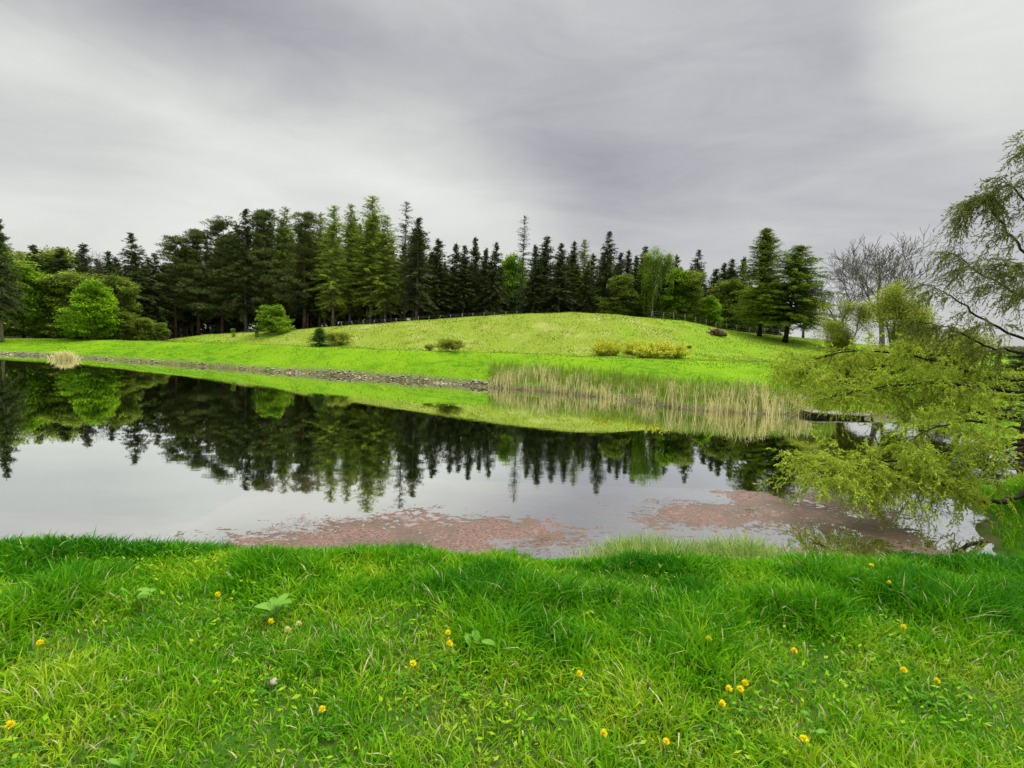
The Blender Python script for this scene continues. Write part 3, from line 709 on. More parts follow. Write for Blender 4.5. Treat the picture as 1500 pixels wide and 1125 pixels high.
sbush('olive', 376, 494, 484, 'small yellowish shrub touching the round green bush', name='low_shrub', w=.9)
for i, (px, b, t_) in enumerate([(1190, 600, 555), (1235, 600, 530), (1290, 605, 520), (1350, 612, 515), (1410, 615, 505)]):
    bush('yellow', px, b, t_, 27 + i % 2, ['first', 'second', 'third', 'fourth', 'fifth'][i] + ' yellow-green willow shrub from the left on the far bank, behind the jetty', w=2.0, name='willow_shrub', variant=i, group='willow shrubs on the far bank')
bush('pine', 1505, 575, 425, 19, 'dark olive conifer bush behind the willow at the right edge', w=3.0, name='dark_bush')

# ---------------------------------------------------------------- big willow on the near bank at the right
def build_willow():
    rg = np.random.default_rng(77); root = empty('willow', (0, 0, 0))
    tag(root, 'large overhanging willow with yellow-green sprays at the right edge', 'willow tree')
    bx, by = 10.9, 10.2; bz = float(terrain(bx, by))
    tr = MB(); segs = []; TW = []                         # TW: twig polylines start, dir, len, tone
    def limb(pts, r0, r1, depths=None):
        P = np.array([at(x, y, Y) for x, y, Y in pts]); k = 6 * (len(P) - 1) + 1
        s = np.linspace(0, len(P) - 1, k); Q = np.column_stack([np.interp(s, np.arange(len(P)), P[:, j]) for j in range(3)])
        for _ in range(2): Q[1:-1] = (Q[:-2] + Q[1:-1] * 2 + Q[2:]) / 4
        Q[1:-1] += rg.normal(0, .018, Q[1:-1].shape); tr.polytube(Q, np.linspace(r0, r1, k), 7); return Q
    top = at(1590, 380, 10.2)
    tk = np.array([[bx, by, bz - .3], [bx - .05, by, bz + .6], [bx - .1, by - .05, bz + 1.4], [bx, by, bz + 2.4], [bx + .2, by, bz + 4]])
    tr.polytube(tk, [.38, .3, .27, .22, .14], 12)
    LM = [  # pixel paths with depth, thickness, (density, spread, tone group)
      ([(1590, 690, 10.1), (1500, 722, 9.6), (1462, 737, 9.3), (1420, 733, 9.1), (1385, 712, 9.0), (1340, 690, 8.9), (1280, 685, 8.8), (1215, 682, 8.7)], .07, .008, .95, 0),
      ([(1385, 712, 9.0), (1402, 700, 9.1), (1412, 678, 9.2)], .018, .006, .5, 0),
      ([(1590, 640, 10.1), (1470, 655, 10.2), (1390, 658, 10.2), (1300, 676, 10.0), (1240, 678, 9.8), (1195, 690, 9.7)], .05, .008, .6, 0),
      ([(1500, 655, 9.9), (1400, 690, 9.3), (1320, 700, 8.9), (1240, 705, 8.6), (1200, 690, 8.4)], .035, .006, .35, 0),
      ([(1590, 600, 10.1), (1480, 612, 10.8), (1380, 595, 11.4), (1310, 577, 11.8), (1228, 556, 12.1), (1170, 545, 12.3)], .06, .008, 1.5, 0),
      ([(1592, 570, 10.1), (1500, 560, 11.0), (1420, 545, 11.7), (1340, 520, 12.2), (1240, 512, 12.6), (1165, 535, 12.8)], .06, .008, 1.5, 0),
      ([(1592, 590, 10.1), (1470, 570, 10.4), (1370, 560, 10.8), (1290, 565, 11.0), (1210, 585, 11.2)], .05, .008, 1.3, 0),
      ([(1590, 620, 10.1), (1490, 630, 9.4), (1430, 615, 9.0), (1370, 625, 8.8), (1330, 645, 8.6)], .04, .008, .4, 0),
      ([(1592, 640, 10.1), (1510, 640, 8.9), (1460, 650, 8.4), (1440, 690, 8.2)], .04, .008, .3, 0),
      ([(1610, 520, 10.1), (1500, 500, 10.8), (1430, 462, 11.1), (1385, 430, 11.3), (1365, 418, 11.4)], .045, .005, .55, 1),
      ([(1610, 520, 10.1), (1500, 520, 10.9), (1440, 505, 11.2), (1390, 480, 11.4), (1340, 470, 11.6)], .045, .005, .8, 1),
      ([(1618, 470, 10.1), (1520, 445, 10.4), (1460, 415, 10.6), (1418, 388, 10.7), (1398, 372, 10.8)], .04, .005, .6, 1),
      ([(1618, 450, 10.1), (1520, 390, 10.4), (1475, 340, 10.6), (1440, 292, 10.8), (1415, 295, 10.9), (1399, 340, 11.0)], .04, .004, .65, 1),
      ([(1618, 430, 10.1), (1530, 340, 10.4), (1500, 290, 10.5), (1470, 265, 10.6), (1455, 280, 10.7)], .04, .005, .7, 1),
      ([(1620, 400, 10.1), (1540, 300, 10.3), (1512, 240, 10.4), (1498, 222, 10.4)], .04, .006, .5, 1),
      ([(1618, 480, 10.1), (1530, 430, 9.8), (1490, 395, 9.7), (1460, 380, 9.7)], .035, .005, .8, 1),
      ([(1618, 420, 10.1), (1640, 300, 10.1), (1670, 200, 10.2)], .08, .01, .6, 1),
      ([(1618, 480, 10.1), (1680, 420, 10.8), (1760, 380, 11.2)], .07, .01, .8, 1),
      ([(1590, 600, 10.1), (1680, 600, 9.8), (1760, 620, 9.6)], .06, .01, 1., 0),
    ]
    S0, D0, LN, TN, SUB = [], [], [], [], []
    for pts, r0, r1, dens, tone in LM:
        r0 *= .8
        Q = limb(pts, r0, r1); k = len(Q); tot = np.linalg.norm(np.diff(Q, axis=0), axis=1).sum(); tan = np.gradient(Q, axis=0); tan /= np.linalg.norm(tan, axis=1, keepdims=True)
        for _ in range(int(tot * (14.5 if tone == 0 else 12.5) * dens)):
            f = rg.uniform((.42 if pts[-1][1] > 640 else .25) if tone == 0 else .3, 1.); i = f * (k - 1); a = int(min(i, k - 2)); p = Q[a] + (Q[a + 1] - Q[a]) * (i - a)
            side = rg.normal(0, 1, 3); side[2] *= .45; d = tan[a] * rg.uniform(.4, 1.2) + side * (.8 if tone == 0 else .55) + [0, 0, .1 if tone == 0 else -.15]; d /= np.linalg.norm(d)
            ln = rg.uniform(.25, .8) * (1.1 if tone == 0 else .62); dr = rg.uniform(-.22, .03)
            q = p.copy(); n = 5; dd = d.copy()
            for s_ in range(n):
                q2 = q + dd * ln / n; segs.append((q, q2, .006 * (1 - .12 * s_), .006 * (1 - .12 * (s_ + 1)))); q = q2; dd = dd + [0, 0, dr if tone == 0 else -.18] + rg.normal(0, .05, 3); dd /= np.linalg.norm(dd)
                if s_ >= 1:
                    for _k in range(rg.integers(1, 4)):
                        td = dd * .7 + rg.normal(0, .5, 3) + [0, 0, -.12]; S0.append(q); D0.append(td / np.linalg.norm(td)); LN.append(rg.uniform(.10, .42) * (1.25 if rg.random() < .12 else 1)); TN.append(tone)
    a = np.array([s[0] for s in segs]); b = np.array([s[1] for s in segs]); tr.tube(a, b, [s[2] for s in segs], [s[3] for s in segs], 3)
    S0 = np.array(S0); D0 = np.array(D0); LN = np.array(LN); TN = np.array(TN)
    # leafy shoots: curve down gently, leaves alternate along them
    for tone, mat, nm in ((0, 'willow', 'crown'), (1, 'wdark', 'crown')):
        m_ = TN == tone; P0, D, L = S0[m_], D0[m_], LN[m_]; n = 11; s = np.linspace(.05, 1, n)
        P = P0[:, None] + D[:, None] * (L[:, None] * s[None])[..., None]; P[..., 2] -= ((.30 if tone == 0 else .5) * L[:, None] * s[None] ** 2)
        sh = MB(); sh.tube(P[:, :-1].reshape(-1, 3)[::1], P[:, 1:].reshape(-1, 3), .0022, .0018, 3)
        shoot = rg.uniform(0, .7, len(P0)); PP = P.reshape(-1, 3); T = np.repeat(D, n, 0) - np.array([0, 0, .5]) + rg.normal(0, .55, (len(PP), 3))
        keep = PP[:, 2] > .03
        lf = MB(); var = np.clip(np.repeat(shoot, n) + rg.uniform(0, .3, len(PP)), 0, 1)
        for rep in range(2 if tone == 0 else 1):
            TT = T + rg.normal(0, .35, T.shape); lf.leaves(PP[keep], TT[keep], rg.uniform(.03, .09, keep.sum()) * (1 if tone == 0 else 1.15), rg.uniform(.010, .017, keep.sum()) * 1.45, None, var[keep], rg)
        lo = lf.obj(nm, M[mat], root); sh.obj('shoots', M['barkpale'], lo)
        print('willow leaves', keep.sum())
    tr.obj('trunk', M['barkdark'], root)
build_willow()

# ---------------------------------------------------------------- reeds, sedge, stones, weed
def stalks(rg, X, Y, Z, h, w, lean=.08, var=None, bendy=.0, mb=None):
    """upright tapering ribbons of three segments"""
    mb = mb or MB(); n = len(X); az = rg.uniform(0, 6.28, n); ld = rg.uniform(0, 6.28, n); ln = np.abs(rg.normal(0, lean, n)) * h
    a = np.column_stack([np.cos(az), np.sin(az), np.zeros(n)]); l = np.column_stack([np.cos(ld), np.sin(ld), np.zeros(n)])
    base = np.column_stack([X, Y, Z]); up = np.array([0, 0, 1.])
    b = rg.uniform(0, 1, n) * bendy
    f = [0, .38, .74, 1.]; c = []
    for t in f: c.append(base + l * (ln * t ** 1.7 + b * h * t ** 2.6)[:, None] + up * (h * (t - .38 * b * t ** 3))[:, None])
    w = np.broadcast_to(w, (n,))[:, None]; v = np.stack([c[0] - a * w * .4, c[0] + a * w * .4, c[1] - a * w * .5, c[1] + a * w * .5, c[2] - a * w * .36, c[2] + a * w * .36, c[3]], 1)
    i = np.arange(n)[:, None] * 7
    q = np.concatenate([i + [[0, 1, 3, 2]], i + [[2, 3, 5, 4]]]); t = i + [[4, 5, 6]]
    mb.add(v, quads=q, tris=t, var=None if var is None else np.repeat(var, 7)); return mb
def shore(u, off):
    S = np.interp(u, US, SY); Y = S + off; return (u - 750) / F * Y, Y
def build_reeds():
    rg = np.random.default_rng(5)
    m = foliage('reed_straw', (.42, .39, .13), (.86, .80, .42), .25, objvar=0., tint=None)
    n = 3500; u = np.concatenate([rg.uniform(716, 890, int(n * .38)), rg.uniform(880, 1195, n - int(n * .38))])
    n = len(u); off = rg.uniform(-.3, 1.3, n) + .6 * (vnoise(u * .03, u * 0, 3) - .5); X, Y = shore(u, off)
    hh = np.interp(u, [716, 740, 800, 860, 888, 900, 950, 1100, 1180], [.4, 1.0, .98, .92, .6, .5, .88, .98, .75]) * rg.uniform(.4, 1.12, n) * (.55 + .75 * vnoise(u * .16, off * 1.5, 8))
    keep = rg.random(n) < .12 + .88 * sstep(vnoise(u * .07, off * 2, 9), .25, .6); X, Y, u, hh, n = X[keep], Y[keep], u[keep], hh[keep], keep.sum()
    Z = np.maximum(terrain(X, Y), -.25) - .02
    mb = stalks(rg, X, Y, Z, hh, .030, .13, rg.uniform(0, 1, n), .12)
    k = n // 2; s = rg.integers(0, n, k); zz = Z[s] + hh[s] * rg.uniform(.35, .95, k)
    mb.needles(np.column_stack([X[s], Y[s], zz]), np.column_stack([rg.normal(0, 1, k), rg.normal(0, 1, k), rg.uniform(-.2, 1.2, k)]), rg.uniform(.12, .3, k), .022, rg.uniform(.2, 1, k), rg)
    tag(mb.obj('reed_bed', m), 'dry straw coloured reeds along the far shore right of the stones', 'reeds', kind='stuff')
    mg = foliage('reed_shoots', (.14, .26, .02), (.36, .46, .07), .3, objvar=0.); n = 5200
    u = rg.uniform(716, 1230, n); off = rg.uniform(.4, 2.6, n); X, Y = shore(u, off); Z = terrain(X, Y) - .02
    tag(stalks(rg, X, Y, Z, rg.uniform(.3, 1.0, n), .03, .1, rg.uniform(0, 1, n), .3).obj('reed_shoots', mg), 'fresh green shoots among and behind the dry reeds', 'reeds', kind='stuff')
    # lone pale tussock standing in the water at the left
    r = empty('grass_tussock'); tag(r, 'pale dry grass tussock at the water edge on the far left', 'tussock')
    n = 900; p = on_level(95, 527, 0); a = rg.uniform(0, 6.28, n); rr = np.abs(rg.normal(0, .34, n)); X = p[0] + rr * np.cos(a) * 1.3; Y = p[1] + rr * np.sin(a) * .7
    r.location = (p[0], p[1], 0)
    stalks(rg, X - p[0], Y - p[1], np.full(n, -.05), rg.uniform(.4, .95, n) * np.exp(-rr * .6), .035, .35, rg.uniform(.4, 1, n), .5).obj('blades', m, r)
build_reeds()
def build_sedge():
    rg = np.random.default_rng(8); n = 12000
    m = foliage('sedge_blades', (.09, .24, .012), (.50, .60, .18), .35, objvar=0.)
    px = rg.uniform(840, 1190, n); t = (px - 750) / F; Y = rg.uniform(6.5, 7.6, n) + .3 * (vnoise(px * .03, px * 0, 2) - .5); X = t * Y
    d = vnoise(X * 2.2, Y * 2.2, 31); k = rg.random(n) < (.15 + d) * np.interp(px, [840, 930, 1120, 1190], [.1, .9, 1, .15]); X, Y = X[k], Y[k]; n = len(X)
    h = rg.uniform(.10, .50, n) * (.6 + .7 * vnoise(X * 1.6, Y * 1.6, 32)) * np.interp(X, [.9, 1.6, 3.3, 3.9], [.35, .9, 1, .4])
    tag(stalks(rg, X, Y, np.maximum(terrain(X, Y), -.12) - .02, h, .008, .25, rg.uniform(0, 1, n), .6).obj('sedge', m), 'pale feathery sedge growing at the near water edge', 'sedge', kind='stuff')
build_sedge()
def rock_mb(rg, mb, c, s, n=1):
    # rough twelve-sided stones
    ph = (1 + 5 ** .5) / 2
    V = np.array([(-1, ph, 0), (1, ph, 0), (-1, -ph, 0), (1, -ph, 0), (0, -1, ph), (0, 1, ph), (0, -1, -ph), (0, 1, -ph), (ph, 0, -1), (ph, 0, 1), (-ph, 0, -1), (-ph, 0, 1)]) / 1.9
    T = np.array([(0, 11, 5), (0, 5, 1), (0, 1, 7), (0, 7, 10), (0, 10, 11), (1, 5, 9), (5, 11, 4), (11, 10, 2), (10, 7, 6), (7, 1, 8), (3, 9, 4), (3, 4, 2), (3, 2, 6), (3, 6, 8), (3, 8, 9), (4, 9, 5), (2, 4, 11), (6, 2, 10), (8, 6, 7), (9, 8, 1)])
    v = V * (1 + rg.normal(0, .13, (12, 1))) * s; a = rg.uniform(0, 6.28); R = np.array([[math.cos(a), -math.sin(a), 0], [math.sin(a), math.cos(a), 0], [0, 0, 1]])
    mb.add(v @ R.T + c, tris=T, var=rg.uniform(0, 1))
def build_stones():
    rg = np.random.default_rng(15); mb = MB()
    for _ in range(950):
        u = rg.uniform(-250, 735); dens = 1 if (u < 72 or u > 430) else .65 + .35 * math.sin(u * .2)
        if 84 < u < 105 or rg.random() > dens: continue
        off = rg.normal(.10, .085); X, Y = shore(u, off); s = rg.uniform(.03, .085) * np.array([1.5, 1, .55]) * (1.3 if rg.random() < .1 else 1)
        rock_mb(rg, mb, np.array([X, Y, max(float(terrain(X, Y)), -.02) + .02]), s)
    tag(mb.obj('shore_stones', M['stone']), 'strip of pale grey stones edging the far shore', 'stones', kind='stuff')
    for (px, py, s, lab) in [(801, 570, (.20, .15, .09), 'single white stone at the foot of the reeds'), ]:
        m2 = MB(); p = on_level(px, py + 2, 0); rock_mb(rg, m2, np.array([0, 0, .03]), np.array(s)); o = m2.obj('stone', plain('white_stone', (.6, .6, .58), (.8, .8, .78))); o.location = p; tag(o, lab, 'stone')
build_stones()
def build_weed():
    rg = np.random.default_rng(19); X, Y, A, VV = [], [], [], []
    def patch(poly, n, amin=.45):
        poly = np.array(poly, float); lo, hi = poly.min(0), poly.max(0); px = rg.uniform(lo[0], hi[0], n * 3); py = rg.uniform(lo[1], hi[1], n * 3)
        ins = np.zeros(len(px), bool); j = len(poly) - 1
        for i in range(len(poly)):
            xi, yi = poly[i]; xj, yj = poly[j]
            ins ^= ((yi > py) != (yj > py)) & (px < (xj - xi) * (py - yi) / (yj - yi + 1e-9) + xi); j = i
        for a, b in zip(px[ins][:n], py[ins][:n]):
            p = on_level(a, b, 0); X.append(p[0]); Y.append(p[1])
    patch([(330, 800), (360, 780), (430, 762), (560, 752), (640, 760), (700, 752), (800, 775), (870, 790), (880, 812), (600, 818), (330, 812)], 26000)
    patch([(925, 740), (960, 730), (1060, 735), (1120, 750), (1150, 770), (1050, 775), (930, 770)], 12000)
    patch([(1130, 700), (1190, 700), (1290, 740), (1300, 792), (1150, 800), (1100, 770), (1140, 745)], 9000)
    patch([(100, 790), (400, 775), (900, 770), (900, 800), (300, 810)], 1500)
    patch([(1290, 765), (1420, 770), (1450, 795), (1290, 800)], 1500)
    X = np.array(X); Y = np.array(Y); n = len(X)
    # the mats themselves: a soft bumpy sheet that breaks the surface here and there
    gx = np.arange(-4.6, 7.2, .025); gy = np.arange(6.7, 10.8, .025); GX, GY = np.meshgrid(gx, gy)
    def el(cx, cy, rx, ry, rot=0):
        c_, s_ = math.cos(rot), math.sin(rot); a = ((GX - cx) * c_ + (GY - cy) * s_) / rx; b = (-(GX - cx) * s_ + (GY - cy) * c_) / ry; return 1 - np.sqrt(a * a + b * b)
    cc = [on_level(a_, b_, 0) for a_, b_ in [(600, 785), (700, 775), (1020, 755), (1200, 755), (450, 790), (1120, 735)]]
    fld = np.max([el(cc[0][0], cc[0][1], 2.0, .95, .1), el(cc[1][0], cc[1][1], 1.5, .75), el(cc[2][0], cc[2][1], 1.15, .75, .2), el(cc[3][0], cc[3][1], 1.2, 1.5, .3) * .8, el(cc[4][0], cc[4][1], 1.2, .5), el(cc[5][0], cc[5][1], .8, .9)], 0)
    fld = fld * 1.1 + (fbm(GX * 1.3, GY * 1.9, 91, 4) - .5) * 1.5
    zz = -.0015 + .020 * np.clip(fld, -1.5, .5) + .030 * (fbm(GX * 9, GY * 14, 95, 3) - .5) + .010 * (RNG.random(GX.shape) - .5)
    zz = np.clip(zz, -.10, .014); nx = len(gx); i = (np.arange(len(gy) - 1)[:, None] * nx + np.arange(nx - 1)[None]); kp = (np.maximum.reduce([zz[:-1, :-1], zz[1:, :-1], zz[:-1, 1:], zz[1:, 1:]]) > -.05); i = i[kp]
    sm = MB(); sm.add(np.stack([GX, GY, zz], -1), quads=np.stack([i, i + 1, i + nx + 1, i + nx], -1), var=RNG.random(GX.size))
    mm, t = material('weed_mat'); geo = t.node('ShaderNodeNewGeometry'); c = t.mix(t.range(t.noise(t.map(geo.outputs['Position'], scale=(1, 1.6, 1)), 22, 5, .7), .35, .68), (.085, .048, .038), (.27, .165, .13))
    c = t.mix(t.range(t.noise(geo.outputs['Position'], 1.1, 3), .42, .62), c, (.12, .085, .06)); c = t.mix(t.range(t.attr('var').outputs['Fac'], .985, .99), c, (.6, .5, .44)); finish(t, pbsdf(t, c, .45, .4))
    tag(sm.obj('weed_mat', mm), 'soft pinkish brown algae film at the water surface near the shore', 'pond weed', kind='stuff')
    dn = fbm(X * 1.6 + Y * .4, Y * 2.4, 41, 4); fl = fbm(X * .8, Y * .8, 44) * 7; k = rg.random(n) < np.clip((dn - .36) * 3.5, .03, .85)
    X, Y, fl = X[k], Y[k], fl[k]; n = len(X)
    ang = fl + rg.normal(0, .5, n); D = np.column_stack([np.cos(ang), np.sin(ang), np.zeros(n)]); N = np.tile([0, 0, 1.], (n, 1)) + rg.normal(0, .05, (n, 3))
    mb = MB(); L = rg.uniform(.03, .13, n) * np.where(rg.random(n) < .06, 1.8, 1)
    z = rg.uniform(-.05, .010, n)
    mb.leaves(np.column_stack([X, Y, z]), D, L, rg.uniform(.003, .009, n), N, rg.uniform(0, 1, n), rg)
    k = 3500; s = rg.integers(0, n, k); mb.leaves(np.column_stack([X[s] + rg.normal(0, .05, k), Y[s], np.full(k, .011)]), D[s], rg.uniform(.01, .035, k), rg.uniform(.01, .02, k), N[s], rg.uniform(.2, .9, k), rg)
    m = foliage('pond_weed', (.10, .055, .04), (.30, .19, .15), .1, lights=(.55, .45, .38), objvar=0., spec=.5, rough=.35)
    tag(mb.obj('pond_weed', m), 'reddish brown weed floating in mats at the near shore', 'pond weed', kind='stuff')
build_weed()

# ---------------------------------------------------------------- jetty, fence, stump
def box(mb, c, s, rot=0., var=None):
    c = np.array(c, float); s = np.array(s, float) / 2; v = np.array([(x, y, z) for x in (-1, 1) for y in (-1, 1) for z in (-1, 1)]) * s
    R = np.array([[math.cos(rot), -math.sin(rot), 0], [math.sin(rot), math.cos(rot), 0], [0, 0, 1]])
    mb.add(v @ R.T + c, quads=[(0, 1, 3, 2), (4, 6, 7, 5), (0, 4, 5, 1), (2, 3, 7, 6), (0, 2, 6, 4), (1, 5, 7, 3)], var=var)
def build_jetty():
    rg = np.random.default_rng(4); p = on_level(1228, 611, 0); r = empty('jetty', tuple(p)); tag(r, 'small weathered plank jetty at the far shore beside the reeds', 'jetty')
    mb = MB(); n = 17
    for i in range(n): box(mb, (-1.35 + i * .17, rg.normal(0, .03) + .25, .20 + rg.normal(0, .006) - .004 * i), (.15, 1.3, .035), rg.normal(0, .015), rg.uniform(0, 1))
    mb.obj('deck', M['wood'], r)
    b = MB(); box(b, (0, -.3, .14), (2.9, .08, .07)); box(b, (0, .75, .14), (2.9, .08, .07)); b.obj('frame', M['barkdark'], r)
    for x in (-1.3, -.2, .9, 1.3):
        q = MB(); q.polytube([(x, -.3, -.8), (x, -.3, .1)], [.05, .05], 7); q.obj('post', M['barkdark'], r)
build_jetty()
def build_fence(name, pts, h, label, wires=(.35, .7, .98)):
    P = []
    for px, Y in pts:
        Y = float(CDU(px)) + (1.0 if px > 900 else 4.)
        # stand on the ground in this column
        X = at(px, 485, Y)[0]; P.append(np.array([X, Y, float(terrain(X, Y))]))
    r = empty(name, tuple(P[0])); tag(r, label, 'fence'); w = MB(); rg = np.random.default_rng(len(pts))
    for p in P:
        q = p - P[0]; m = MB(); m.polytube([q - [0, 0, .3], q + [rg.normal(0, .03), 0, h * .5], q + [rg.normal(0, .05), 0, h * rg.uniform(.93, 1.05)]], [.035, .032, .028], 5); m.obj('post', M['post'], r)
    for a, b in zip(P[:-1], P[1:]):
        for f in wires: w.tube(a - P[0] + [0, 0, h * f], b - P[0] + [0, 0, h * f],     .004, .004, 3)
    w.obj('wire', M['wire'], r)
build_fence('wire_fence', [(953, 68), (970, 68), (986, 68), (1002, 68), (1018, 67.8), (1033, 67.6), (1048, 67.4), (1064, 67.2), (1079, 67), (1098, 66.5), (1120, 66.3), (1142, 66)], .8, 'wire fence with pale posts running down the right side of the hill')
build_fence('wire_fence', [(500 + 16 * i, 67) for i in range(17)], .55, 'low wire fence along the forest edge left of the hill top')
def build_stump():
    rg = np.random.default_rng(6); px, py = 1051, 492; Y = slope_y(px, py); p = at(px, py, Y); zg = float(terrain(p[0], Y))
    r = empty('tree_stump', (p[0], Y, zg - .1)); r.scale = (.85, .85, .8); tag(r, 'reddish brown uprooted stump lying on the right slope of the hill', 'stump')
    m = bark('stump_wood', (.04, .022, .016), (.20, .12, .09), 5); b = MB(); b.polytube([(-.6, 0, .35), (-.1, .05, .55), (.5, 0, .42), (1.0, -.1, .15)], [.42, .5, .36, .12], 9); b.obj('log', m, r)
    for k in range(9):
        q = MB(); a = rg.uniform(0, 6.28); e = rg.uniform(-.3, .9); d = np.array([math.cos(a) * math.cos(e), math.sin(a) * math.cos(e), math.sin(e)]); s = np.array([-.5, 0, .4])
        q.polytube([s + d * .2, s + d * .6 + rg.normal(0, .08, 3), s + d * rg.uniform(.8, 1.2) + [0, 0, -.15]], [.1, .06, .02], 5); q.obj('root', m, r)
build_stump()

# ---------------------------------------------------------------- grass
def build_far_grass():
    """short tufts that roughen the lawn bank and the hill"""
    rg = np.random.default_rng(23); n = 150000
    u = rg.uniform(-60, 1330, n); Y = 24 + 44 * rg.random(n) ** .8; X = (u - 750) / F * Y
    z, (S, TY, TZ, CY, E, uu) = terrain(X, Y, True); hill = Y > TY + 1.2
    lf = (uu < 250) & (Y > TY + 2)
    k = (Y > S + .6) & (Y < CY + 1.5) & ~lf & (hill | (rg.random(n) < .8)); tuft = vnoise(X * .9, Y * .9, 51)
    for sel, nm, lab, c1, c2, hh in ((~hill, 'lawn_grass', 'short bright green grass on the far bank', (.085, .21, .006), (.22, .38, .012), .055), (hill, 'meadow_grass', 'rough yellowish meadow grass on the hill', (.16, .24, .016), (.36, .42, .07), .085)):
        s = k & sel; nn = s.sum(); x, y, zz = X[s], Y[s], z[s]; t = tuft[s]
        h = hh * rg.uniform(.5, 1.3, nn) * (.5 + 1.1 * t) * np.where(rg.random(nn) < .012, 2.2, 1); D = np.column_stack([rg.normal(0, .5, nn), rg.normal(0, .5, nn), np.ones(nn)])
        mb = MB(); mb.needles(np.column_stack([x, y, zz - .01]), D, h, .05 + .04 * t, np.clip(rg.uniform(0, 1, nn) * .6 + (fbm(x * .25, y * .25, 61) - .2) * .6, 0, 1), rg)
        tag(mb.obj(nm, foliage(nm + '_blades', c1, c2, .3, objvar=0.)), lab, 'grass', kind='stuff')
build_far_grass()
def build_grass():
    rg = np.random.default_rng(29)
    n = 450000; Y = 1.35 + 6.0 * rg.random(n) ** .9; X = rg.uniform(-1, 1, n) * (Y * 1.0 + 1.1)
    E = near_edge(X); k = Y < E + 1.7
    X, Y, E = X[k], Y[k], E[k]
    big = fbm(X * 1.1 + 7, Y * 1.1, 71, 4); tus = vnoise(X * 3.1, Y * 3.1, 73); fine = fbm(X * 6, Y * 6, 75, 2)
    lush = sstep(Y + (big - .5) * 3.2, 2.4, 3.5)               # the strip by the path is thin and trodden
    k = rg.random(len(X)) < .6 + .4 * lush * (.45 + .9 * tus)
    X, Y, big, tus, fine, lush, E = [a[k] for a in (X, Y, big, tus, fine, lush, E)]; n = len(X)
    h = (.06 + .08 * lush) * rg.uniform(.45, 1.35, n) * (.60 + .85 * sstep(tus, .3, .85)) * (1 - .5 * sstep(Y, E - .9, E + .1))
    # tussocks seen in the photo
    for px, py, rad, add in [(95, 795, .24, .09), (375, 812, .18, .08), (890, 872, .13, .10), (230, 945, .3, .07), (520, 930, .3, .06), (800, 940, .35, .10), (1045, 920, .22, .08), (1160, 840, .3, .07), (1420, 920, .3, .05), (1260, 800, .25, .08), (170, 1020, .3, .05), (15, 930, .25, .05), (20, 795, .3, .08), (700, 950, .25, .07), (1010, 870, .4, .05), (960, 1090, .3, .05)]:
        c = on_level(px, py, 1.25); g = np.exp(-(((X - c[0]) ** 2 + (Y - c[1]) ** 2) / rad ** 2)); h = h + .8 * add * g * rg.uniform(.5, 1.1, n); tus = np.maximum(tus, g)
    w = rg.uniform(.003, .0095, n) * (1 + .25 * lush)
    tone = np.clip(.58 - .46 * lush * (.35 + tus) + (big - .5) * 1.0 + (fine - .5) * .5 + rg.normal(0, .14, n), 0, .88)
    tone = np.where(rg.random(n) < .014 + .05 * (1 - lush), rg.uniform(.92, 1, n), tone)
    m, t = material('grass_blades'); v = t.attr('var').outputs['Fac']
    c = t.mix(t.range(v, 0, .45, smooth=False), (.030, .185, .002), (.14, .41, .003)); c = t.mix(t.range(v, .4, .88, smooth=False), c, (.42, .56, .02)); c = t.mix(t.range(v, .89, .91), c, (.62, .58, .30))
    tr = t.node('ShaderNodeBsdfTranslucent'); t.put(tr.inputs[0], c); mx = t.node('ShaderNodeMixShader'); mx.inputs[0].default_value = .4
    t.l.new(pbsdf(t, c, .6, .12), mx.inputs[1]); t.l.new(tr.outputs[0], mx.inputs[2]); finish(t, mx.outputs[0])
    mb = stalks(rg, X, Y, terrain(X, Y) - .01, h, w, .35, tone, .75)
    # small broad leaves of clover and plantain low in the sward
    k = 9000; y = 1.35 + 3.6 * rg.random(k); x = rg.uniform(-1, 1, k) * (y + 1); keep = fbm(x * 1.7, y * 1.7, 81) > .45; x, y = x[keep], y[keep]; k = len(x)
    D = np.column_stack([rg.normal(0, 1, k), rg.normal(0, 1, k), rg.uniform(0, .5, k)]); N = np.tile([0, 0, 1.], (k, 1)) + rg.normal(0, .35, (k, 3))
    mb.leaves(np.column_stack([x, y, terrain(x, y) + rg.uniform(.01, .06, k)]), D, rg.uniform(.015, .05, k), rg.uniform(.01, .02, k), N, rg.uniform(.15, .85, k), rg)
    # the bank under the willow
    kk = 60000; x = rg.uniform(5.5, 14, kk); y = rg.uniform(5.5, 13, kk); q = (terrain(x, y) > .02) & (x / y < 1.15); x, y = x[q], y[q]; kk = len(x)
    stalks(rg, x, y, terrain(x, y) - .01, rg.uniform(.06, .2, kk), rg.uniform(.006, .011, kk), .35, np.clip(rg.normal(.3, .2, kk), 0, .88), .75, mb)
    print('blades', n); tag(mb.obj('grass', m), 'thick green grass on the near bank', 'grass', kind='stuff')
build_grass()

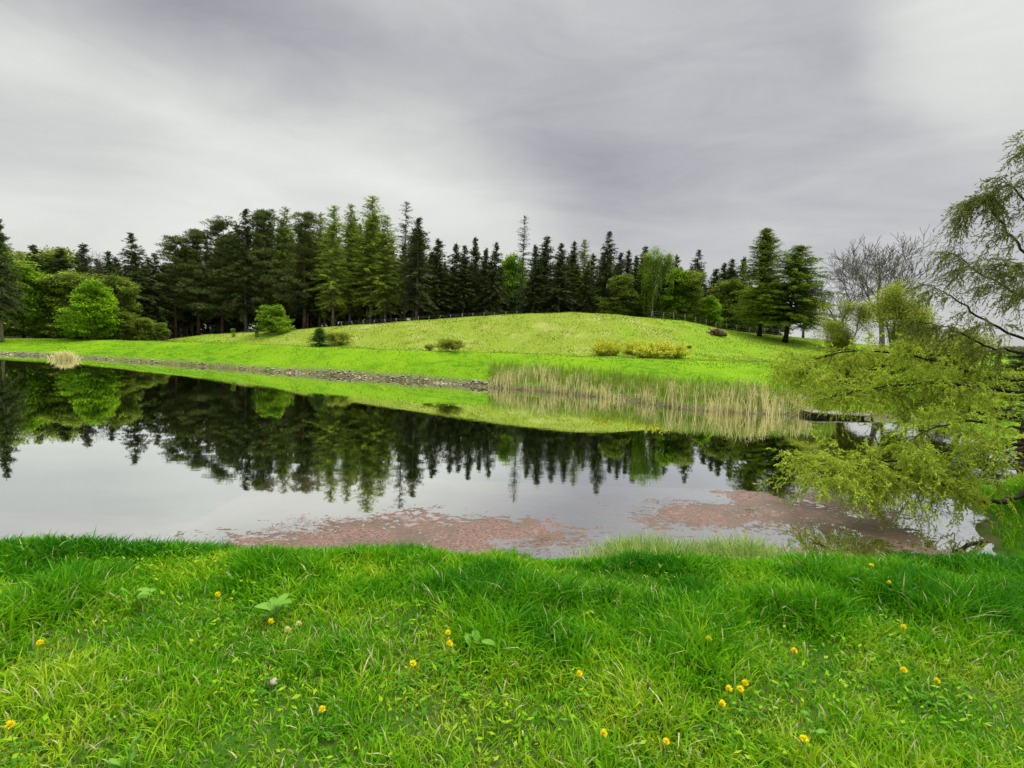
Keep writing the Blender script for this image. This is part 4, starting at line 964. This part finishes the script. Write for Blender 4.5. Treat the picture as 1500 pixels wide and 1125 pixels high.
# ---------------------------------------------------------------- dandelions, leafy weeds, foreground stone
def build_flowers():
    rg = np.random.default_rng(33)
    my = foliage('dandelion_petals', (.88, .70, .005), (1, .90, .02), .2, objvar=.1); ms = foliage('dandelion_stem', (.16, .22, .05), (.30, .34, .12), .2, objvar=.1)
    ml = foliage('dandelion_leaf', (.05, .20, .008), (.14, .34, .02), .35, objvar=.2); mc = foliage('closed_head', (.12, .07, .03), (.30, .20, .10), .1, objvar=.2); mp = foliage('pale_petals', (.7, .62, .22), (.85, .8, .45), .3, objvar=.1)
    def make(kind):
        r = empty('dandelion', (0, 0, -200)); r['category'] = 'dandelion'; s = MB(); H = .13
        s.polytube([(0, 0, -.02), (.004, .002, .06), (.010, 0, H)], [.0022, .002, .0018], 6); st = s.obj('stem', ms, r)
        f = MB()
        if kind < 2:
            k = 90; a = rg.uniform(0, 6.28, k); e = rg.uniform(-.1, 1.35, k); D = np.column_stack([np.cos(a) * np.cos(e), np.sin(a) * np.cos(e), np.sin(e) * .75]); N = np.tile([0, 0, 1.], (k, 1)) + rg.normal(0, .2, (k, 3))
            P = np.tile([.010, 0, H], (k, 1)) + D * .003; f.leaves(P, D, rg.uniform(.014, .019, k), .005, N, rg.uniform(0, 1, k), rg)
            f.obj('flower_head', my if kind == 0 else mp, r); c = MB(); c.polytube([(.009, 0, H - .010), (.010, 0, H - .003), (.010, 0, H + .002)], [.002, .006, .004], 7); c.obj('calyx', ms, r)
        else:
            f.polytube([(.010, 0, H - .004), (.010, 0, H + .006), (.011, 0, H + .016), (.012, 0, H + .022)], [.003, .008, .006, .002], 8); f.obj('closed_head', mc, r)
        l = MB(); k = 9
        for i in range(k):
            a = i * 6.28 / k + rg.normal(0, .2); n = 7; ln = rg.uniform(.07, .12)
            for j in range(n):
                t0 = j / n; p = np.array([math.cos(a), math.sin(a), 0]) * ln * t0; p[2] = .03 * math.sin(t0 * 2.6) + .01; d = np.array([math.cos(a), math.sin(a), .25 - .5 * t0])
                l.leaves(p[None], d[None], ln / n * 1.7, .010 + .012 * t0, np.array([[0, 0, 1.]]), .4, rg)
        l.obj('leaf_rosette', ml, r); return r
    K = [make(0), make(1), make(2)]
    FL = [(60, 936, 0, 'yellow dandelion at the far left above the bottom corner'), (25, 1055, 0, 'yellow dandelion lowest in the left corner'), (321, 868, 0, 'orange-yellow dandelion up left of the broad leafy dock'),
      (396, 911, 0, 'yellow dandelion right below the broad leafy dock'), (437, 912, 1, 'pale flower, upper one of a pair below the dock leaves'), (428, 919, 1, 'pale flower, lower one of a pair below the dock leaves'),
      (476, 1032, 0, 'small half open dandelion below the pale stone'), (601, 966, 0, 'round bright dandelion alone left of the middle'), (653, 925, 0, 'upper dandelion of a close trio in the middle grass'), (662, 937, 0, 'lower dandelion of a close trio in the middle grass'), (641, 927, 2, 'closed brown head, leftmost of a close trio in the middle'),
      (687, 973, 2, 'closed reddish dandelion head on a tall stalk in the middle'), (851, 983, 0, 'dandelion right below the tall dark tussock in the middle'), (1034, 934, 0, 'dandelion beside a dark tussock, above the right cluster'), (1070, 1008, 0, 'left dandelion in a row of three at lower right'), (1084, 1003, 0, 'middle dandelion in a row of three at lower right'), (1098, 1001, 0, 'right dandelion in a row of three at lower right'),
      (1059, 1030, 0, 'widest open dandelion, just below the row of three'), (877, 1070, 0, 'small dandelion near the bottom middle, left of the last one'), (976, 1085, 0, 'dandelion closest to the bottom edge right of the middle'), (1161, 951, 0, 'wide dandelion right of the pair of dark tussocks'),
      (1277, 827, 0, 'farthest dandelion near the water at right'), (1299, 850, 0, 'dandelion a little nearer than the farthest one at right'), (1325, 917, 0, 'dandelion below the pale seed stalk at right'), (1322, 975, 0, 'small flat dandelion in the right grass'), (1373, 995, 0, 'rightmost yellow dandelion in the lower grass'), (1180, 1077, 0, 'orange closed dandelion near the bottom right'),
      (400, 968, 2, 'closed brown head just above the pale stone'), (946, 997, 2, 'closed brown head between the middle and the right cluster'), (1336, 857, 2, 'closed head on the tallest stalk at right'), (908, 868, 2, 'closed head beside the small dark tussock')]
    for px, py, kd, lab in FL:
        d = ray(px, py); best = None
        H = rg.uniform(.11, .17) if kd < 2 else rg.uniform(.14, .2)
        p = on_level(px, py, 1.2 + H)
        for _ in range(4): p = on_level(px, py, float(terrain(p[0], p[1])) + H)
        s = H / .135; cz = float(terrain(p[0], p[1])); sc = .76 + .15 * rg.random()
        o = clone(K[kd], (p[0] - .01, p[1], cz), rg.uniform(-.6, .6), (sc, sc, s), lab, 'dandelions in the near grass'); o.rotation_euler[0] = rg.uniform(-.05, .22); o.rotation_euler[1] = rg.uniform(-.12, .12)
    for k in K:
        for c in list(k.children): bpy.data.objects.remove(c)
        bpy.data.objects.remove(k)
    # broad dock leaves
    def broad(mb, p, d, L, W, tone):
        n = 7; t = np.linspace(0, 1, n); d = np.array(d, float); d /= np.linalg.norm(d); a = np.cross(d, [0, 0, 1]); a /= np.linalg.norm(a)
        c = np.array(p) + d * (L * t)[:, None] + np.array([0, 0, -1]) * (.35 * L * t ** 2)[:, None]; w = W * np.sin(np.pi * np.clip(t * .93 + .06, 0, 1)) ** .7
        v = np.stack([c - a * w[:, None] + [0, 0, .012], c, c + a * w[:, None] + [0, 0, .012]], 1); i = np.arange(n - 1)[:, None] * 3
        mb.add(v, quads=np.concatenate([i + [[0, 1, 4, 3]], i + [[1, 2, 5, 4]]]), var=tone)
    mdk = foliage('dock_leaf', (.10, .30, .02), (.24, .46, .07), .35, objvar=0.)
    for px, py, leaves, lab in [(400, 905, 11, 'broad leaved dock plant with large pale green leaves'), (197, 892, 4, 'dock leaf pair with one pale upturned leaf at left'), (700, 955, 4, 'single upright dock shoot beside the middle tussock'), (1190, 1078, 4, 'low broad leaved weed near the bottom right'), (185, 1120, 6, 'broad leaved weed at the bottom edge left')]:
        p = on_level(px, py, 1.24); p[2] = float(terrain(p[0], p[1])); r = empty('dock_plant', tuple(p)); tag(r, lab, 'leafy weed')
        for i in range(leaves):
            a = rg.uniform(0, 6.28); e = rg.uniform(.2, 1.1); L = rg.uniform(.07, .12) * (1 if py < 1000 else .6); mb = MB(); st = np.array([math.cos(a) * .015, math.sin(a) * .015, rg.uniform(.04, .12)])
            broad(mb, st, (math.cos(a) * math.cos(e), math.sin(a) * math.cos(e), math.sin(e)), L, L * rg.uniform(.22, .30), rg.uniform(.2, 1)); mb.polytube([(0, 0, -.02), st * .6 + [0, 0, -.01], st], [.003, .0025, .002], 5); mb.obj('leaf', mdk, r, True)
    p = on_level(401, 1000, 1.22); m = MB(); rock_mb(rg, m, np.array([0, 0, .01]), np.array([.034, .026, .012])); o = m.obj('stone', plain('pebble', (.26, .22, .15), (.46, .40, .30), 30)); o.location = (p[0], p[1], float(terrain(p[0], p[1])) + .03); tag(o, 'small pale beige stone lying in the left grass', 'stone')
build_flowers()

# the mother copies of the trees are parked under the ground: remove them
for L in PROTO.values():
    for r in L:
        for c in list(r.children): bpy.data.objects.remove(c)
        bpy.data.objects.remove(r)
